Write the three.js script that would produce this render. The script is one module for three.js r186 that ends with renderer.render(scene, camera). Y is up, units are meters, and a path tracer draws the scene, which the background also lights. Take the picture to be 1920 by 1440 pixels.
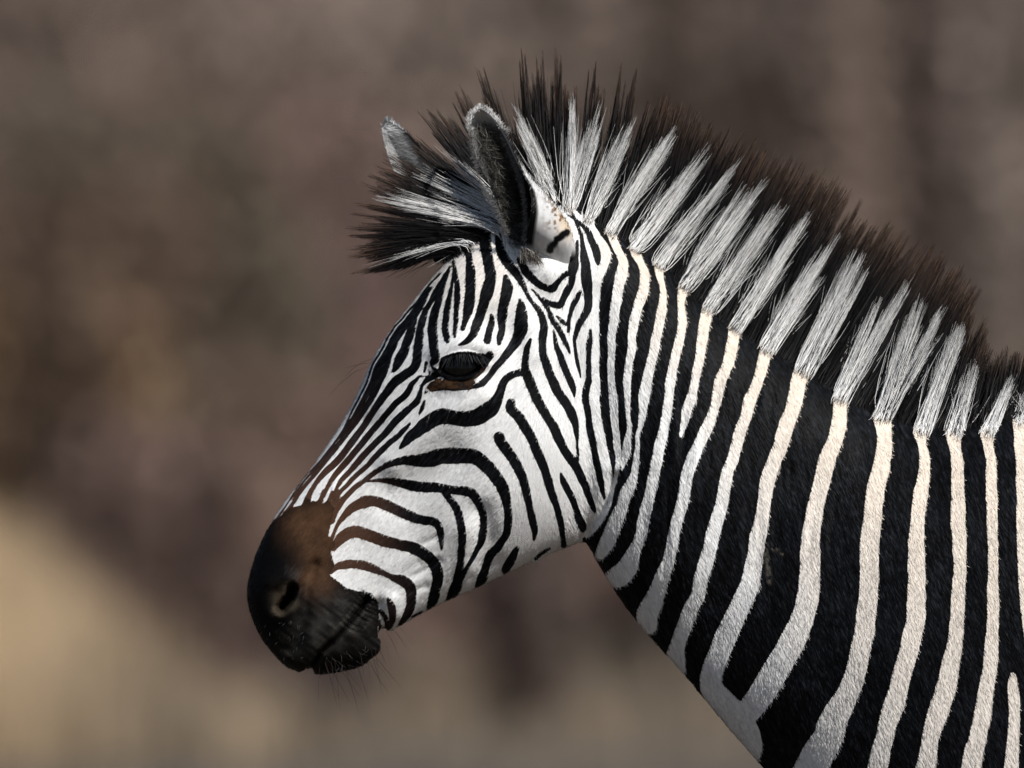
import * as THREE from 'three';
import { mergeGeometries } from 'three/addons/utils/BufferGeometryUtils.js';

// ---------------------------------------------------------------- camera, sky, sun, exposure
const K = 0.0006;                       // metres per drawing unit on the zebra's middle plane
const CX = 960, CY = 720, EYE = 1.35, DIST = 20;
const scene = new THREE.Scene();
const camera = new THREE.PerspectiveCamera(2 * Math.atan(CY * K / DIST) * 180 / Math.PI, 4 / 3, 0.5, 900);
camera.position.set(0, EYE, DIST);
camera.lookAt(0, EYE, 0);
camera.focus = DIST - 0.09;
camera.userData.fStop = 5;
const sunDir = new THREE.Vector3(0.45, 0.68, 0.58).normalize();
const skyTex = (() => {                 // clear hazy daytime sky, a little brighter round the sun
  const W = 256, H = 128, d = new Float32Array(W * H * 4), v = new THREE.Vector3();
  for (let r = 0; r < H; r++) for (let c = 0; c < W; c++) {
    const up = ((r + 0.5) / H - 0.5) * Math.PI, a = ((c + 0.5) / W - 0.5) * 2 * Math.PI;
    v.set(Math.cos(a) * Math.cos(up), Math.sin(up), Math.sin(a) * Math.cos(up));
    const t = Math.pow(Math.max(0, v.y), 0.5), g = Math.pow(Math.max(0, v.dot(sunDir)), 6) * 0.25, o = (r * W + c) * 4;
    d[o] = 0.78 - 0.5 * t + g; d[o + 1] = 0.84 - 0.36 * t + g; d[o + 2] = 0.92 - 0.1 * t + g; d[o + 3] = 1;
  }
  const t = new THREE.DataTexture(d, W, H, THREE.RGBAFormat, THREE.FloatType);
  t.mapping = THREE.EquirectangularReflectionMapping; t.magFilter = THREE.LinearFilter; t.needsUpdate = true;
  return t;
})();
scene.background = skyTex;
scene.environment = skyTex;
scene.backgroundIntensity = scene.environmentIntensity = 0.30;
const sun = new THREE.DirectionalLight(new THREE.Color().setRGB(1, 0.965, 0.92), 4.7);
sun.position.copy(sunDir).multiplyScalar(60);
sun.castShadow = true;
sun.shadow.mapSize.set(4096, 4096);
Object.assign(sun.shadow.camera, { left: -14, right: 14, top: 14, bottom: -14, near: 1, far: 160 });
scene.add(sun, sun.target);
const renderer = new THREE.WebGLRenderer({ antialias: true });
renderer.toneMapping = THREE.LinearToneMapping;
renderer.toneMappingExposure = 1.06;
renderer.shadowMap.enabled = true;

// ---------------------------------------------------------------- helpers
function rng(seed) { let s = seed >>> 0; return () => { s = (s + 0x6d2b79f5) | 0; let t = Math.imul(s ^ (s >>> 15), 1 | s); t = (t + Math.imul(t ^ (t >>> 7), 61 | t)) ^ t; return ((t ^ (t >>> 14)) >>> 0) / 4294967296; }; }
const clamp = (x, a = 0, b = 1) => Math.min(b, Math.max(a, x));
const lerp = (a, b, t) => a + (b - a) * t;
const smooth = (a, b, x) => { const t = clamp((x - a) / (b - a)); return t * t * (3 - 2 * t); };
function hash2(x, y) { let h = Math.imul(x | 0, 374761393) + Math.imul(y | 0, 668265263); h = Math.imul(h ^ (h >>> 13), 1274126177); return ((h ^ (h >>> 16)) >>> 0) / 4294967296; }
function noise2(x, y) {
  const i = Math.floor(x), j = Math.floor(y), u = x - i, v = y - j, a = u * u * (3 - 2 * u), b = v * v * (3 - 2 * v);
  return lerp(lerp(hash2(i, j), hash2(i + 1, j), a), lerp(hash2(i, j + 1), hash2(i + 1, j + 1), a), b);
}
const fbm = (x, y) => (noise2(x, y) * 4 + noise2(x * 2.1 + 7, y * 2.1 + 3) * 2 + noise2(x * 4.3 + 1, y * 4.3 + 9)) / 7;
const used = {};
const numbered = (n) => { const c = used[n] = (used[n] ?? -1) + 1; return c ? n + '_' + String(c).padStart(3, '0') : n; };
function tag(o, label, category, group, kind) {
  if (label) o.userData.label = label;
  if (category) o.userData.category = category;
  if (group) o.userData.group = group;
  if (kind) o.userData.kind = kind;
  return o;
}
function mesh(name, geo, mat, parent) {
  const m = new THREE.Mesh(geo, mat); m.name = parent === scene ? numbered(name) : name;
  m.castShadow = m.receiveShadow = true; parent.add(m); return m;
}
function geometry(pos, nor, idx, extra = {}) {
  const g = new THREE.BufferGeometry();
  g.setAttribute('position', new THREE.BufferAttribute(pos instanceof Float32Array ? pos : new Float32Array(pos), 3));
  if (nor) g.setAttribute('normal', new THREE.BufferAttribute(nor instanceof Float32Array ? nor : new Float32Array(nor), 3));
  if (extra.uv) g.setAttribute('uv', new THREE.BufferAttribute(new Float32Array(extra.uv), 2));
  if (extra.color) g.setAttribute('color', new THREE.BufferAttribute(new Float32Array(extra.color), 3));
  if (idx) g.setIndex(new THREE.BufferAttribute(idx instanceof Uint32Array ? idx : new Uint32Array(idx), 1));
  if (!nor) g.computeVertexNormals();
  return g;
}
// Catmull-Rom through rows of equal length, n steps a span
function spline(rows, n) {
  const out = [];
  for (let i = 0; i < rows.length - 1; i++) {
    const p0 = rows[Math.max(0, i - 1)], p1 = rows[i], p2 = rows[i + 1], p3 = rows[Math.min(rows.length - 1, i + 2)];
    const steps = typeof n === 'function' ? n(p1, p2) : n;
    for (let s = 0; s < steps; s++) {
      const t = s / steps, t2 = t * t, t3 = t2 * t;
      out.push(p1.map((_, c) => 0.5 * (2 * p1[c] + (p2[c] - p0[c]) * t + (2 * p0[c] - 5 * p1[c] + 4 * p2[c] - p3[c]) * t2 + (3 * p1[c] - p0[c] - 3 * p2[c] + p3[c]) * t3)));
    }
  }
  out.push(rows[rows.length - 1].slice());
  return out;
}
const rowsOf = (flat, n) => { const r = []; for (let i = 0; i < flat.length; i += n) r.push(flat.slice(i, i + n)); return r; };
const wx = (x) => (x - CX) * K, wy = (y) => EYE - (y - CY) * K;          // drawing units (x right, y down) to metres in the zebra's middle plane

// ---------------------------------------------------------------- the zebra's coat: markings drawn on its own flank plane
const TX0 = 440, TX1 = 1990, TY0 = 370, TY1 = 1500, TW = 2048, TH = Math.round(TW * (TY1 - TY0) / (TX1 - TX0)), TS = TW / (TX1 - TX0);
const coat = document.createElement('canvas'); coat.width = TW; coat.height = TH;
const patch = document.createElement('canvas'); patch.width = TW; patch.height = TH;
const cc = coat.getContext('2d'), pc = patch.getContext('2d');
function poly(ctx, style, flat) {
  ctx.fillStyle = style; ctx.beginPath();
  for (const [x, y] of rowsOf(flat, 2)) ctx.lineTo((x - TX0) * TS, (y - TY0) * TS);
  ctx.closePath(); ctx.fill();
}
function stroke(ctx, style, flat, grow = 0) {
  ctx.fillStyle = style;
  for (const [x, y, w] of spline(rowsOf(flat, 3), (a, b) => Math.max(2, Math.ceil(Math.hypot(a[0] - b[0], a[1] - b[1]) / 1.2)))) {
    ctx.beginPath(); ctx.arc((x - TX0) * TS, (y - TY0) * TS, Math.max(0.4, (w + grow) / 2 * TS), 0, 7); ctx.fill();
  }
}
cc.fillStyle = '#000'; cc.fillRect(0, 0, TW, TH);
poly(cc, '#fff', [380, 300, 1040, 340, 1064, 380, 1085, 400, 1105, 412, 1106, 425, 1118, 443, 1133, 462, 1138, 479, 1129, 502, 1119, 527, 1116, 558, 1114, 589, 1115, 620, 1117, 660, 1115, 723, 1115, 765, 1120, 807, 1129, 848, 1137, 880, 1143, 907, 1140, 932, 1130, 960, 1112, 985, 1092, 1009, 1080, 1300, 380, 1400]);
const Wn = (...a) => stroke(cc, '#fff', a), Bk = (...a) => stroke(cc, '#000', a);
// pale stripes of the neck, from the cheek to the shoulder
Wn(1100, 395, 22, 1105, 408, 19, 1106, 425, 17, 1118, 443, 15, 1133, 462, 13, 1138, 479, 15, 1129, 502, 18, 1119, 527, 17, 1116, 558, 16, 1114, 589, 16, 1115, 620, 15, 1117, 660, 14, 1115, 682, 15, 1115, 723, 18, 1115, 765, 20, 1120, 807, 22, 1129, 848, 21, 1137, 880, 20, 1143, 907, 14, 1140, 932, 12);
Wn(1150, 410, 20, 1145, 429, 19, 1149, 447, 16, 1158, 468, 15, 1168, 489, 17, 1166, 510, 21, 1159, 537, 19, 1155, 568, 18, 1150, 600, 18, 1146, 631, 15, 1146, 661, 14, 1145, 692, 14, 1146, 723, 14, 1150, 755, 16, 1152, 786, 14.5, 1155, 817, 13, 1157, 838, 13, 1159, 859, 10, 1155, 890, 8, 1150, 911, 6, 1140, 935, 6);
Wn(1200, 440, 20, 1191, 460, 20, 1192, 475, 17, 1200, 493, 13, 1208, 514, 16, 1207, 537, 19, 1202, 558, 19, 1193, 585, 18, 1187, 610, 17, 1184, 639, 15, 1185, 650, 16, 1179, 682, 15, 1176, 713, 15, 1176, 744, 12, 1177, 765, 9, 1178, 786, 7.5, 1179, 807, 9, 1176, 827, 14, 1174, 848, 16, 1169, 865, 11, 1166, 880, 3);
Wn(1245, 470, 22, 1237, 489, 21, 1235, 506, 17, 1239, 527, 12, 1243, 547, 11, 1242, 564, 15, 1239, 589, 17, 1233, 618, 17, 1228, 641, 17, 1225, 661, 17, 1217, 692, 18, 1211, 723, 19, 1206, 748, 20, 1204, 773, 14, 1200, 798, 9, 1195, 813, 7, 1194, 838, 8, 1192, 861, 11, 1189, 886, 13, 1180, 911, 20, 1172, 925, 22, 1166, 948, 22, 1157, 969, 26, 1147, 994, 28, 1137, 1017, 28, 1125, 1040, 18);
Wn(1295, 515, 22, 1285, 533, 21, 1278, 552, 18, 1277, 568, 13, 1277, 585, 13, 1278, 602, 17, 1275, 627, 16, 1270, 650, 18, 1268, 657, 17, 1262, 686, 17, 1256, 715, 18, 1254, 744, 17, 1250, 769, 18, 1245, 796, 18, 1239, 823, 20, 1233, 852, 20, 1226, 886, 20, 1219, 918, 20, 1212, 946, 20, 1206, 971, 22, 1202, 996, 20, 1195, 1017, 20, 1187, 1037, 26, 1177, 1062, 36, 1160, 1080, 40, 1145, 1085, 30);
Wn(1335, 565, 22, 1325, 585, 21, 1320, 610, 21, 1315, 641, 19, 1311, 673, 17, 1305, 698, 16, 1300, 727, 16, 1293, 752, 20, 1286, 773, 18, 1282, 794, 13, 1276, 817, 6);
Wn(1390, 595, 22, 1379, 614, 22, 1371, 650, 22, 1364, 682, 21, 1352, 709, 22, 1345, 734, 21, 1340, 759, 18, 1331, 786, 19, 1320, 811, 21, 1308, 836, 21, 1297, 861, 23, 1287, 890, 23, 1283, 917, 22, 1277, 946, 21, 1268, 975, 20, 1262, 1004, 21, 1258, 1029, 21, 1251, 1054, 23, 1241, 1079, 27, 1233, 1104, 30, 1223, 1129, 36, 1212, 1155, 40, 1218, 1175, 26);
Wn(1445, 635, 24, 1435, 661, 24, 1425, 698, 20, 1414, 730, 20, 1404, 752, 23, 1397, 782, 21, 1387, 807, 21, 1380, 832, 21, 1372, 861, 22, 1362, 886, 21, 1357, 912, 24, 1352, 942, 23, 1344, 971, 24, 1335, 1000, 25, 1329, 1029, 25, 1320, 1058, 27, 1312, 1087, 26, 1306, 1117, 26, 1293, 1142, 27, 1285, 1167, 28, 1279, 1182, 27, 1270, 1209, 28, 1266, 1232, 32, 1275, 1255, 20);
Wn(1515, 675, 30, 1506, 690, 28, 1499, 704, 28, 1493, 730, 28, 1485, 767, 28, 1472, 798, 28, 1462, 834, 27, 1449, 866, 27, 1437, 900, 27, 1432, 935, 25, 1428, 960, 25, 1425, 979, 27, 1418, 1012, 30, 1414, 1042, 30, 1410, 1067, 33, 1402, 1100, 35, 1389, 1129, 37, 1377, 1154, 38, 1364, 1183, 40, 1354, 1205, 40, 1343, 1234, 40, 1333, 1265, 40, 1335, 1290, 42, 1352, 1312, 45, 1375, 1335, 48, 1398, 1370, 46, 1410, 1395, 34, 1419, 1418, 12);
Wn(1585, 725, 30, 1575, 746, 26, 1574, 769, 25, 1571, 795, 27, 1563, 827, 28, 1550, 858, 31, 1542, 892, 31, 1532, 928, 31, 1526, 955, 31, 1523, 973, 31, 1518, 1004, 34, 1516, 1043, 36, 1515, 1082, 38, 1511, 1121, 40, 1501, 1160, 43, 1484, 1198, 46, 1461, 1240, 48, 1435, 1284, 48, 1415, 1315, 46, 1395, 1340, 44);
Wn(1668, 750, 40, 1654, 777, 36, 1656, 803, 28, 1657, 827, 27, 1654, 855, 30, 1649, 881, 31, 1640, 912, 34, 1635, 946, 34, 1632, 978, 34, 1628, 1009, 35, 1626, 1046, 35, 1626, 1082, 35, 1624, 1116, 35, 1620, 1147, 37, 1618, 1176, 36, 1611, 1207, 36, 1602, 1250, 37, 1593, 1280, 38, 1582, 1305, 42, 1568, 1330, 48, 1556, 1355, 52, 1549, 1380, 54, 1535, 1405, 58, 1517, 1440, 60, 1490, 1500, 60);
Wn(1733, 785, 30, 1725, 808, 28, 1726, 829, 17, 1730, 850, 18, 1731, 876, 20, 1727, 902, 24, 1722, 930, 28, 1717, 968, 26, 1714, 1004, 29, 1714, 1046, 31, 1714, 1087, 33, 1713, 1124, 35, 1712, 1160, 34, 1704, 1194, 35, 1696, 1228, 34, 1687, 1258, 34, 1679, 1292, 36, 1667, 1330, 38, 1659, 1355, 33, 1654, 1380, 33, 1647, 1405, 35, 1640, 1440, 35, 1625, 1510, 35);
Wn(1788, 790, 28, 1785, 816, 28, 1788, 840, 22, 1792, 866, 22, 1792, 900, 23, 1792, 930, 25, 1792, 978, 27, 1794, 1017, 26, 1794, 1056, 24, 1792, 1095, 24, 1790, 1134, 25, 1788, 1166, 26, 1785, 1199, 28, 1778, 1233, 32, 1773, 1262, 35, 1766, 1292, 36, 1753, 1330, 37, 1741, 1368, 32, 1737, 1392, 30, 1733, 1418, 33, 1729, 1440, 36, 1712, 1510, 36);
Wn(1853, 790, 28, 1850, 814, 26, 1850, 834, 19, 1854, 860, 19, 1855, 900, 20, 1855, 935, 21, 1855, 978, 20, 1856, 1030, 18, 1855, 1082, 19, 1855, 1134, 21, 1854, 1173, 22, 1852, 1212, 26, 1848, 1255, 27, 1841, 1292, 28, 1836, 1330, 30, 1831, 1355, 31, 1826, 1380, 32, 1819, 1405, 35, 1813, 1440, 34, 1800, 1510, 34);
Wn(1915, 780, 34, 1915, 810, 34, 1919, 900, 36, 1920, 1000, 40, 1925, 1100, 42, 1934, 1180, 44, 1944, 1260, 44, 1950, 1350, 44, 1950, 1510, 44);
Wn(1891, 1262, 10, 1891, 1280, 18, 1894, 1318, 22, 1894, 1355, 21, 1891, 1392, 23, 1888, 1440, 26, 1880, 1510, 28);
Wn(1152, 905, 5, 1143, 940, 8, 1133, 960, 11, 1118, 985, 11, 1100, 1003, 11);
// dark stripes round the ear base
Bk(1064, 403, 3, 1085, 417, 6, 1100, 432, 10, 1109, 450, 13, 1116, 468, 15, 1119, 485, 13, 1120, 496, 5);
Bk(1070, 395, 4, 1077, 410, 6, 1090, 442, 7, 1093, 467, 10, 1097, 500, 18, 1099, 525, 20, 1102, 550, 16, 1102, 575, 15, 1093, 597, 13, 1083, 613, 11, 1079, 630, 9, 1077, 643, 6, 1080, 667, 7, 1084, 687, 7, 1088, 708, 3);
Bk(1083, 452, 4, 1079, 475, 14, 1075, 497, 18, 1073, 515, 14, 1071, 533, 12, 1062, 547, 14, 1056, 560, 12, 1050, 572, 13, 1040, 572, 12, 1028, 568, 10, 1018, 560, 4);
Bk(975, 488, 12, 985, 508, 16, 1002, 527, 14, 1018, 538, 13, 1035, 542, 14, 1043, 532, 10, 1055, 518, 10, 1068, 512, 12);
Bk(1088, 547, 6, 1082, 558, 10, 1072, 577, 10, 1067, 597, 8, 1065, 622, 6);
Bk(1043, 593, 3, 1052, 602, 8, 1062, 608, 8);
Bk(933, 425, 12, 935, 450, 14, 940, 475, 18, 953, 495, 18, 967, 513, 16, 980, 533, 12, 987, 550, 8, 997, 567, 7, 1008, 580, 11, 1017, 597, 13, 1020, 613, 15, 1018, 628, 15, 1017, 642, 14, 1018, 663, 14, 1025, 687, 16, 1033, 708, 17, 1045, 733, 17, 1058, 753, 17, 1070, 773, 17, 1077, 792, 14, 1080, 810, 10, 1082, 825, 6, 1082, 845, 5, 1081, 868, 8);
Bk(997, 543, 3, 1010, 557, 5, 1020, 570, 7, 1028, 583, 8, 1037, 602, 10, 1047, 617, 11, 1055, 632, 11, 1063, 648, 8, 1068, 662, 4);
Bk(1037, 618, 3, 1040, 638, 8, 1045, 655, 11, 1053, 675, 13, 1062, 697, 13, 1070, 717, 13, 1075, 730, 11, 1077, 743, 4);
Bk(1106, 619, 5, 1105, 642, 12, 1103, 667, 10, 1104, 692, 10, 1103, 713, 12, 1098, 733, 13, 1098, 753, 13, 1102, 777, 13, 1105, 800, 12, 1110, 826, 12, 1117, 859, 13, 1122, 886, 14, 1128, 911, 11, 1132, 934, 5);
// cheek
Bk(995, 637, 5, 988, 655, 12, 985, 675, 13, 985, 693, 15, 992, 713, 19, 1000, 733, 18, 1010, 755, 18, 1023, 777, 18, 1036, 798, 18, 1046, 820, 18, 1061, 849, 17, 1080, 874, 16, 1092, 899, 15, 1103, 930, 13, 1112, 952, 10, 1115, 959, 5);
Bk(985, 698, 14, 967, 700, 13, 953, 707, 14, 943, 720, 15, 937, 737, 16, 928, 755, 24, 914, 770, 32, 893, 782, 30, 873, 785, 29, 857, 784, 28, 832, 780, 29, 815, 785, 28, 798, 797, 27, 785, 807, 22, 770, 818, 18, 757, 832, 11, 750, 840, 4);
Bk(958, 755, 17, 958, 767, 18, 971, 780, 19, 984, 800, 19, 997, 822, 18, 1008, 849, 18, 1022, 883, 17, 1031, 913, 15, 1042, 944, 14, 1050, 972, 13, 1055, 1002, 10, 1057, 1022, 11);
Bk(936, 819, 20, 939, 829, 20, 953, 847, 19, 969, 872, 19, 981, 899, 17, 989, 933, 14, 997, 969, 14, 1003, 994, 12, 1001, 1011, 5);
Bk(1051, 888, 5, 1058, 905, 12, 1069, 927, 13, 1081, 955, 12, 1086, 974, 15, 1092, 986, 16, 1092, 994, 8);
Bk(625, 962, 14, 640, 942, 12, 653, 927, 10, 667, 913, 10, 687, 898, 9, 700, 888, 10, 717, 877, 10, 737, 868, 13, 758, 863, 16, 783, 863, 22, 808, 861, 29, 828, 855, 30, 861, 854, 30, 889, 856, 28, 911, 872, 25, 928, 891, 24, 942, 913, 22, 950, 941, 17, 953, 969, 16, 950, 997, 15, 936, 1022, 15, 919, 1041, 16, 911, 1063, 16, 903, 1088, 18, 894, 1100, 8);
Bk(690, 902, 4, 697, 901, 5, 717, 900, 9, 737, 902, 14, 760, 907, 18, 783, 912, 20, 805, 913, 18, 828, 915, 18, 856, 919, 16, 881, 922, 18, 894, 936, 17, 904, 958, 14, 907, 986, 14, 903, 1011, 14, 894, 1033, 10, 883, 1052, 8, 872, 1072, 9, 864, 1085, 14);
Bk(833, 920, 13, 844, 936, 13, 856, 952, 15, 864, 980, 15, 867, 1008, 15, 865, 1041, 14, 861, 1074, 17, 858, 1094, 20, 850, 1111, 20, 840, 1124, 8);
Bk(622, 1010, 8, 628, 997, 7, 637, 980, 8, 650, 963, 13, 667, 948, 18, 687, 940, 22, 705, 940, 20, 725, 947, 20, 747, 957, 20, 770, 967, 19, 792, 974, 17, 812, 977, 17, 823, 987, 14, 827, 1006, 11, 829, 1022, 8, 829, 1031, 3);
Bk(625, 1026, 14, 632, 1018, 16, 642, 1007, 20, 658, 998, 22, 677, 998, 22, 697, 1005, 22, 720, 1013, 22, 747, 1020, 20, 765, 1024, 21, 780, 1029, 22, 797, 1039, 22, 811, 1052, 22, 820, 1070, 21, 820, 1091, 19, 816, 1106, 19, 813, 1120, 20, 809, 1136, 19);
Bk(620, 1070, 13, 630, 1063, 13, 657, 1057, 17, 684, 1060, 17, 706, 1068, 15, 726, 1077, 10, 740, 1083, 14, 757, 1089, 20, 770, 1102, 20, 772, 1118, 19, 770, 1135, 19, 765, 1150, 16, 757, 1162, 12, 747, 1173, 4);
Bk(728, 1122, 6, 734, 1137, 15, 736, 1156, 13, 732, 1172, 10, 726, 1181, 7);
Bk(713, 1145, 8, 722, 1156, 9, 726, 1172, 7, 725, 1187, 7);
Bk(970, 1027, 8, 965, 1037, 14, 957, 1052, 17, 949, 1066, 16, 945, 1073, 5);
Bk(1003, 1048, 6, 1017, 1036, 7, 1030, 1028, 5);
Bk(774, 1156, 5, 792, 1147, 5);
// brow and forehead
Bk(975, 562, 5, 977, 575, 15, 978, 592, 22, 977, 610, 26, 975, 625, 24, 967, 642, 20, 955, 658, 17, 942, 675, 14, 927, 692, 12, 915, 707, 12, 905, 718, 13, 893, 725, 9);
Bk(947, 518, 8, 950, 530, 16, 951, 543, 22, 947, 560, 20, 943, 577, 17, 942, 592, 18, 941, 610, 15, 940, 625, 14, 938, 635, 12, 936, 645, 7);
Bk(922, 592, 7, 922, 605, 12, 918, 620, 13, 915, 634, 15, 914, 638, 15);
Bk(908, 435, 22, 910, 453, 22, 913, 475, 20, 917, 500, 20, 920, 520, 21, 915, 545, 22, 907, 570, 21, 900, 592, 18, 893, 612, 17, 887, 628, 14, 873, 642, 10, 862, 648, 4);
Bk(876, 470, 14, 880, 490, 13, 882, 507, 18, 882, 527, 20, 882, 547, 20, 880, 567, 20, 877, 587, 16, 872, 603, 12, 868, 617, 9);
Bk(850, 490, 6, 852, 500, 7, 855, 520, 9, 857, 537, 10, 858, 557, 11, 857, 578, 10, 855, 600, 9, 853, 620, 8, 854, 632, 5);
Bk(850, 510, 4, 847, 537, 6, 845, 553, 9, 840, 578, 13, 837, 600, 12, 835, 617, 12, 838, 632, 13, 840, 641, 8);
Bk(845, 500, 5, 835, 520, 9, 828, 545, 12, 822, 567, 15, 815, 590, 17, 812, 610, 18, 812, 628, 18, 813, 640, 18, 815, 658, 18, 817, 673, 16, 812, 680, 12);
Bk(835, 512, 4, 825, 533, 7, 810, 562, 10, 798, 583, 11, 792, 603, 14, 787, 625, 16, 785, 648, 18, 783, 670, 18, 781, 683, 17, 773, 695, 17, 757, 705, 18, 740, 717, 17, 728, 733, 16, 715, 750, 15, 703, 767, 13, 690, 787, 13, 682, 800, 12, 663, 825, 13, 645, 850, 13, 627, 870, 13, 610, 885, 12, 595, 903, 9, 585, 920, 9, 580, 935, 9);
Bk(807, 542, 7, 790, 570, 11, 778, 592, 12, 772, 615, 15, 763, 643, 17, 757, 660, 18, 748, 678, 17, 742, 690, 11, 738, 698, 4);
Bk(793, 557, 5, 780, 577, 8, 768, 597, 10, 755, 619, 12, 743, 637, 12, 735, 655, 13, 728, 675, 13, 722, 695, 13, 712, 717, 12, 702, 738, 12, 692, 755, 11, 680, 773, 11, 667, 792, 11, 653, 810, 10, 643, 824, 9, 627, 845, 8, 607, 869, 8, 590, 890, 8, 573, 910, 7, 560, 928, 7, 552, 942, 6);
Bk(767, 593, 6, 757, 610, 9, 742, 634, 9, 730, 650, 10, 722, 665, 11, 715, 682, 10, 707, 703, 10, 698, 723, 9, 688, 742, 8, 677, 760, 8, 665, 780, 7, 653, 797, 7, 643, 812, 6, 633, 824, 4, 617, 845, 4, 600, 866, 4, 583, 887, 4, 567, 907, 4, 550, 930, 4);
Bk(788, 705, 4, 781, 712, 6, 773, 720, 9, 767, 733, 12, 755, 747, 12, 740, 760, 12, 725, 777, 12, 712, 792, 12, 695, 812, 12, 677, 834, 12, 658, 857, 12, 642, 875, 12, 627, 893, 10, 615, 913, 8, 607, 930, 7);
Bk(792, 722, 6, 788, 738, 8, 782, 752, 13, 770, 765, 12, 757, 777, 14, 743, 790, 14, 730, 805, 13, 713, 822, 12, 694, 841, 12, 675, 862, 12, 658, 882, 10, 643, 898, 10, 633, 913, 7, 624, 934, 5);
Bk(769, 794, 4, 757, 807, 9, 743, 820, 10, 728, 833, 11, 707, 853, 11, 692, 870, 10, 675, 885, 9, 662, 897, 9, 653, 908, 8, 640, 920, 8, 628, 938, 8);
Bk(796, 751, 4, 793, 763, 8, 787, 777, 3);
// fine lines along the front of the face, keeping to the profile
const PROFILE = [848, 482, 823, 508, 802, 533, 780, 562, 757, 588, 733, 617, 710, 658, 695, 683, 685, 713, 673, 738, 658, 767, 640, 805, 620, 833, 593, 867, 567, 895, 542, 932];
for (const [off, w, from, to] of [[4, 4, 1, 15], [11, 5, 2, 15], [19, 5, 3, 6], [16.5, 4, 7, 13]]) {
  const P = rowsOf(PROFILE, 2), f = [];
  for (let i = from; i <= to; i++) {
    const a = P[Math.max(0, i - 1)], b = P[Math.min(15, i + 1)], l = Math.hypot(b[0] - a[0], b[1] - a[1]), shrink = i > 11 ? 0.75 : 1;
    f.push(P[i][0] - (b[1] - a[1]) / l * -off * shrink, P[i][1] + (b[0] - a[0]) / l * -off * shrink, w * (i > 11 ? 0.55 : 1));
  }
  stroke(cc, '#000', f);
}
// dark stripes run on into the brown of the muzzle
Bk(585, 918, 9, 578, 936, 13, 574, 962, 26); Bk(608, 920, 7, 602, 938, 10, 599, 962, 24); Bk(624, 922, 6, 618, 940, 10, 616, 962, 22); Bk(633, 915, 6, 628, 938, 8, 622, 964, 18); Bk(640, 935, 9, 630, 955, 14, 622, 975, 16); Bk(560, 926, 6, 548, 948, 8, 540, 966, 20); Bk(550, 928, 3, 530, 958, 4, 516, 978, 8);
for (const f of [[812, 745, 1.2, 806, 775, 1.3, 800, 802, 0.8], [848, 736, 1, 844, 765, 1.3, 836, 792, 0.8], [838, 815, 1, 834, 840, 1.1, 830, 858, 0.7], [862, 808, 0.9, 860, 850, 0.9], [880, 735, 0.8, 892, 742, 1, 908, 738, 0.8]]) stroke(cc, '#a4a4a4', f);
// bare dark skin round the eye
poly(cc, '#000', [827, 672, 835, 668, 847, 663, 862, 660, 877, 659, 891, 661, 909, 663, 918, 657, 927, 663, 923, 671, 914, 679, 906, 685, 902, 692, 891, 702, 880, 710, 866, 714, 851, 711, 836, 708, 822, 707, 815, 711, 800, 719, 796, 722, 794, 716, 812, 702, 823, 691, 824, 680]);
Bk(800, 681, 7, 798, 690, 5, 796, 697, 4); Bk(808, 683, 4, 812, 690, 5, 818, 694, 7); Bk(804, 693, 3, 806, 702, 4, 800, 706, 3, 790, 706, 4);
poly(cc, '#000', [807, 717, 820, 709, 848, 711, 865, 713, 887, 708, 890, 715, 897, 727, 880, 731, 865, 733, 832, 732, 808, 734, 800, 728]);
Bk(711, 1160, 5, 715, 1183, 8, 719, 1197, 8);
Bk(828, 696, 16, 814, 704, 13, 801, 713, 10, 793, 722, 6);
Bk(826, 700, 6, 838, 708, 7, 852, 712, 7, 868, 714, 7, 884, 710, 8, 899, 698, 8, 911, 685, 8, 922, 668, 8);
// muzzle mask (red), warm brown (green), umber under the eye (blue)
pc.fillStyle = '#000'; pc.fillRect(0, 0, TW, TH); pc.globalCompositeOperation = 'lighter';
poly(pc, '#f00', [440, 900, 505, 985, 519, 972, 533, 962, 545, 952, 557, 950, 566, 946, 575, 932, 584, 938, 592, 940, 600, 936, 608, 943, 616, 936, 622, 945, 628, 953, 616, 1003, 628, 1012, 630, 1024, 621, 1032, 624, 1046, 628, 1060, 619, 1078, 632, 1087, 649, 1101, 670, 1107, 697, 1111, 710, 1130, 711, 1157, 708, 1184, 714, 1198, 720, 1290, 440, 1330]);
poly(pc, '#00f', [800, 722, 807, 717, 820, 709, 848, 713, 865, 716, 887, 709, 897, 697, 908, 686, 914, 681, 917, 684, 903, 700, 893, 712, 890, 722, 880, 730, 865, 729, 832, 729, 808, 733, 795, 740]);
pc.globalCompositeOperation = 'source-over';
const ROOTS = rowsOf([700, 470, 848, 478, 880, 462, 925, 432, 985, 398, 1030, 384, 1065, 385, 1103, 412, 1150, 440, 1185, 470, 1230, 500, 1275, 543, 1320, 585, 1370, 622, 1435, 658, 1500, 697, 1570, 747, 1645, 787, 1720, 808, 1785, 814, 1850, 810, 1915, 790, 2000, 792], 2);   // where the mane leaves the neck
function crestY(x) { for (let i = 1; i < ROOTS.length; i++) if (x <= ROOTS[i][0]) return lerp(ROOTS[i - 1][1], ROOTS[i][1], (x - ROOTS[i - 1][0]) / (ROOTS[i][0] - ROOTS[i - 1][0])); return ROOTS[ROOTS.length - 1][1]; }
const A8 = cc.getImageData(0, 0, TW, TH).data, P8 = pc.getImageData(0, 0, TW, TH).data;
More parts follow.
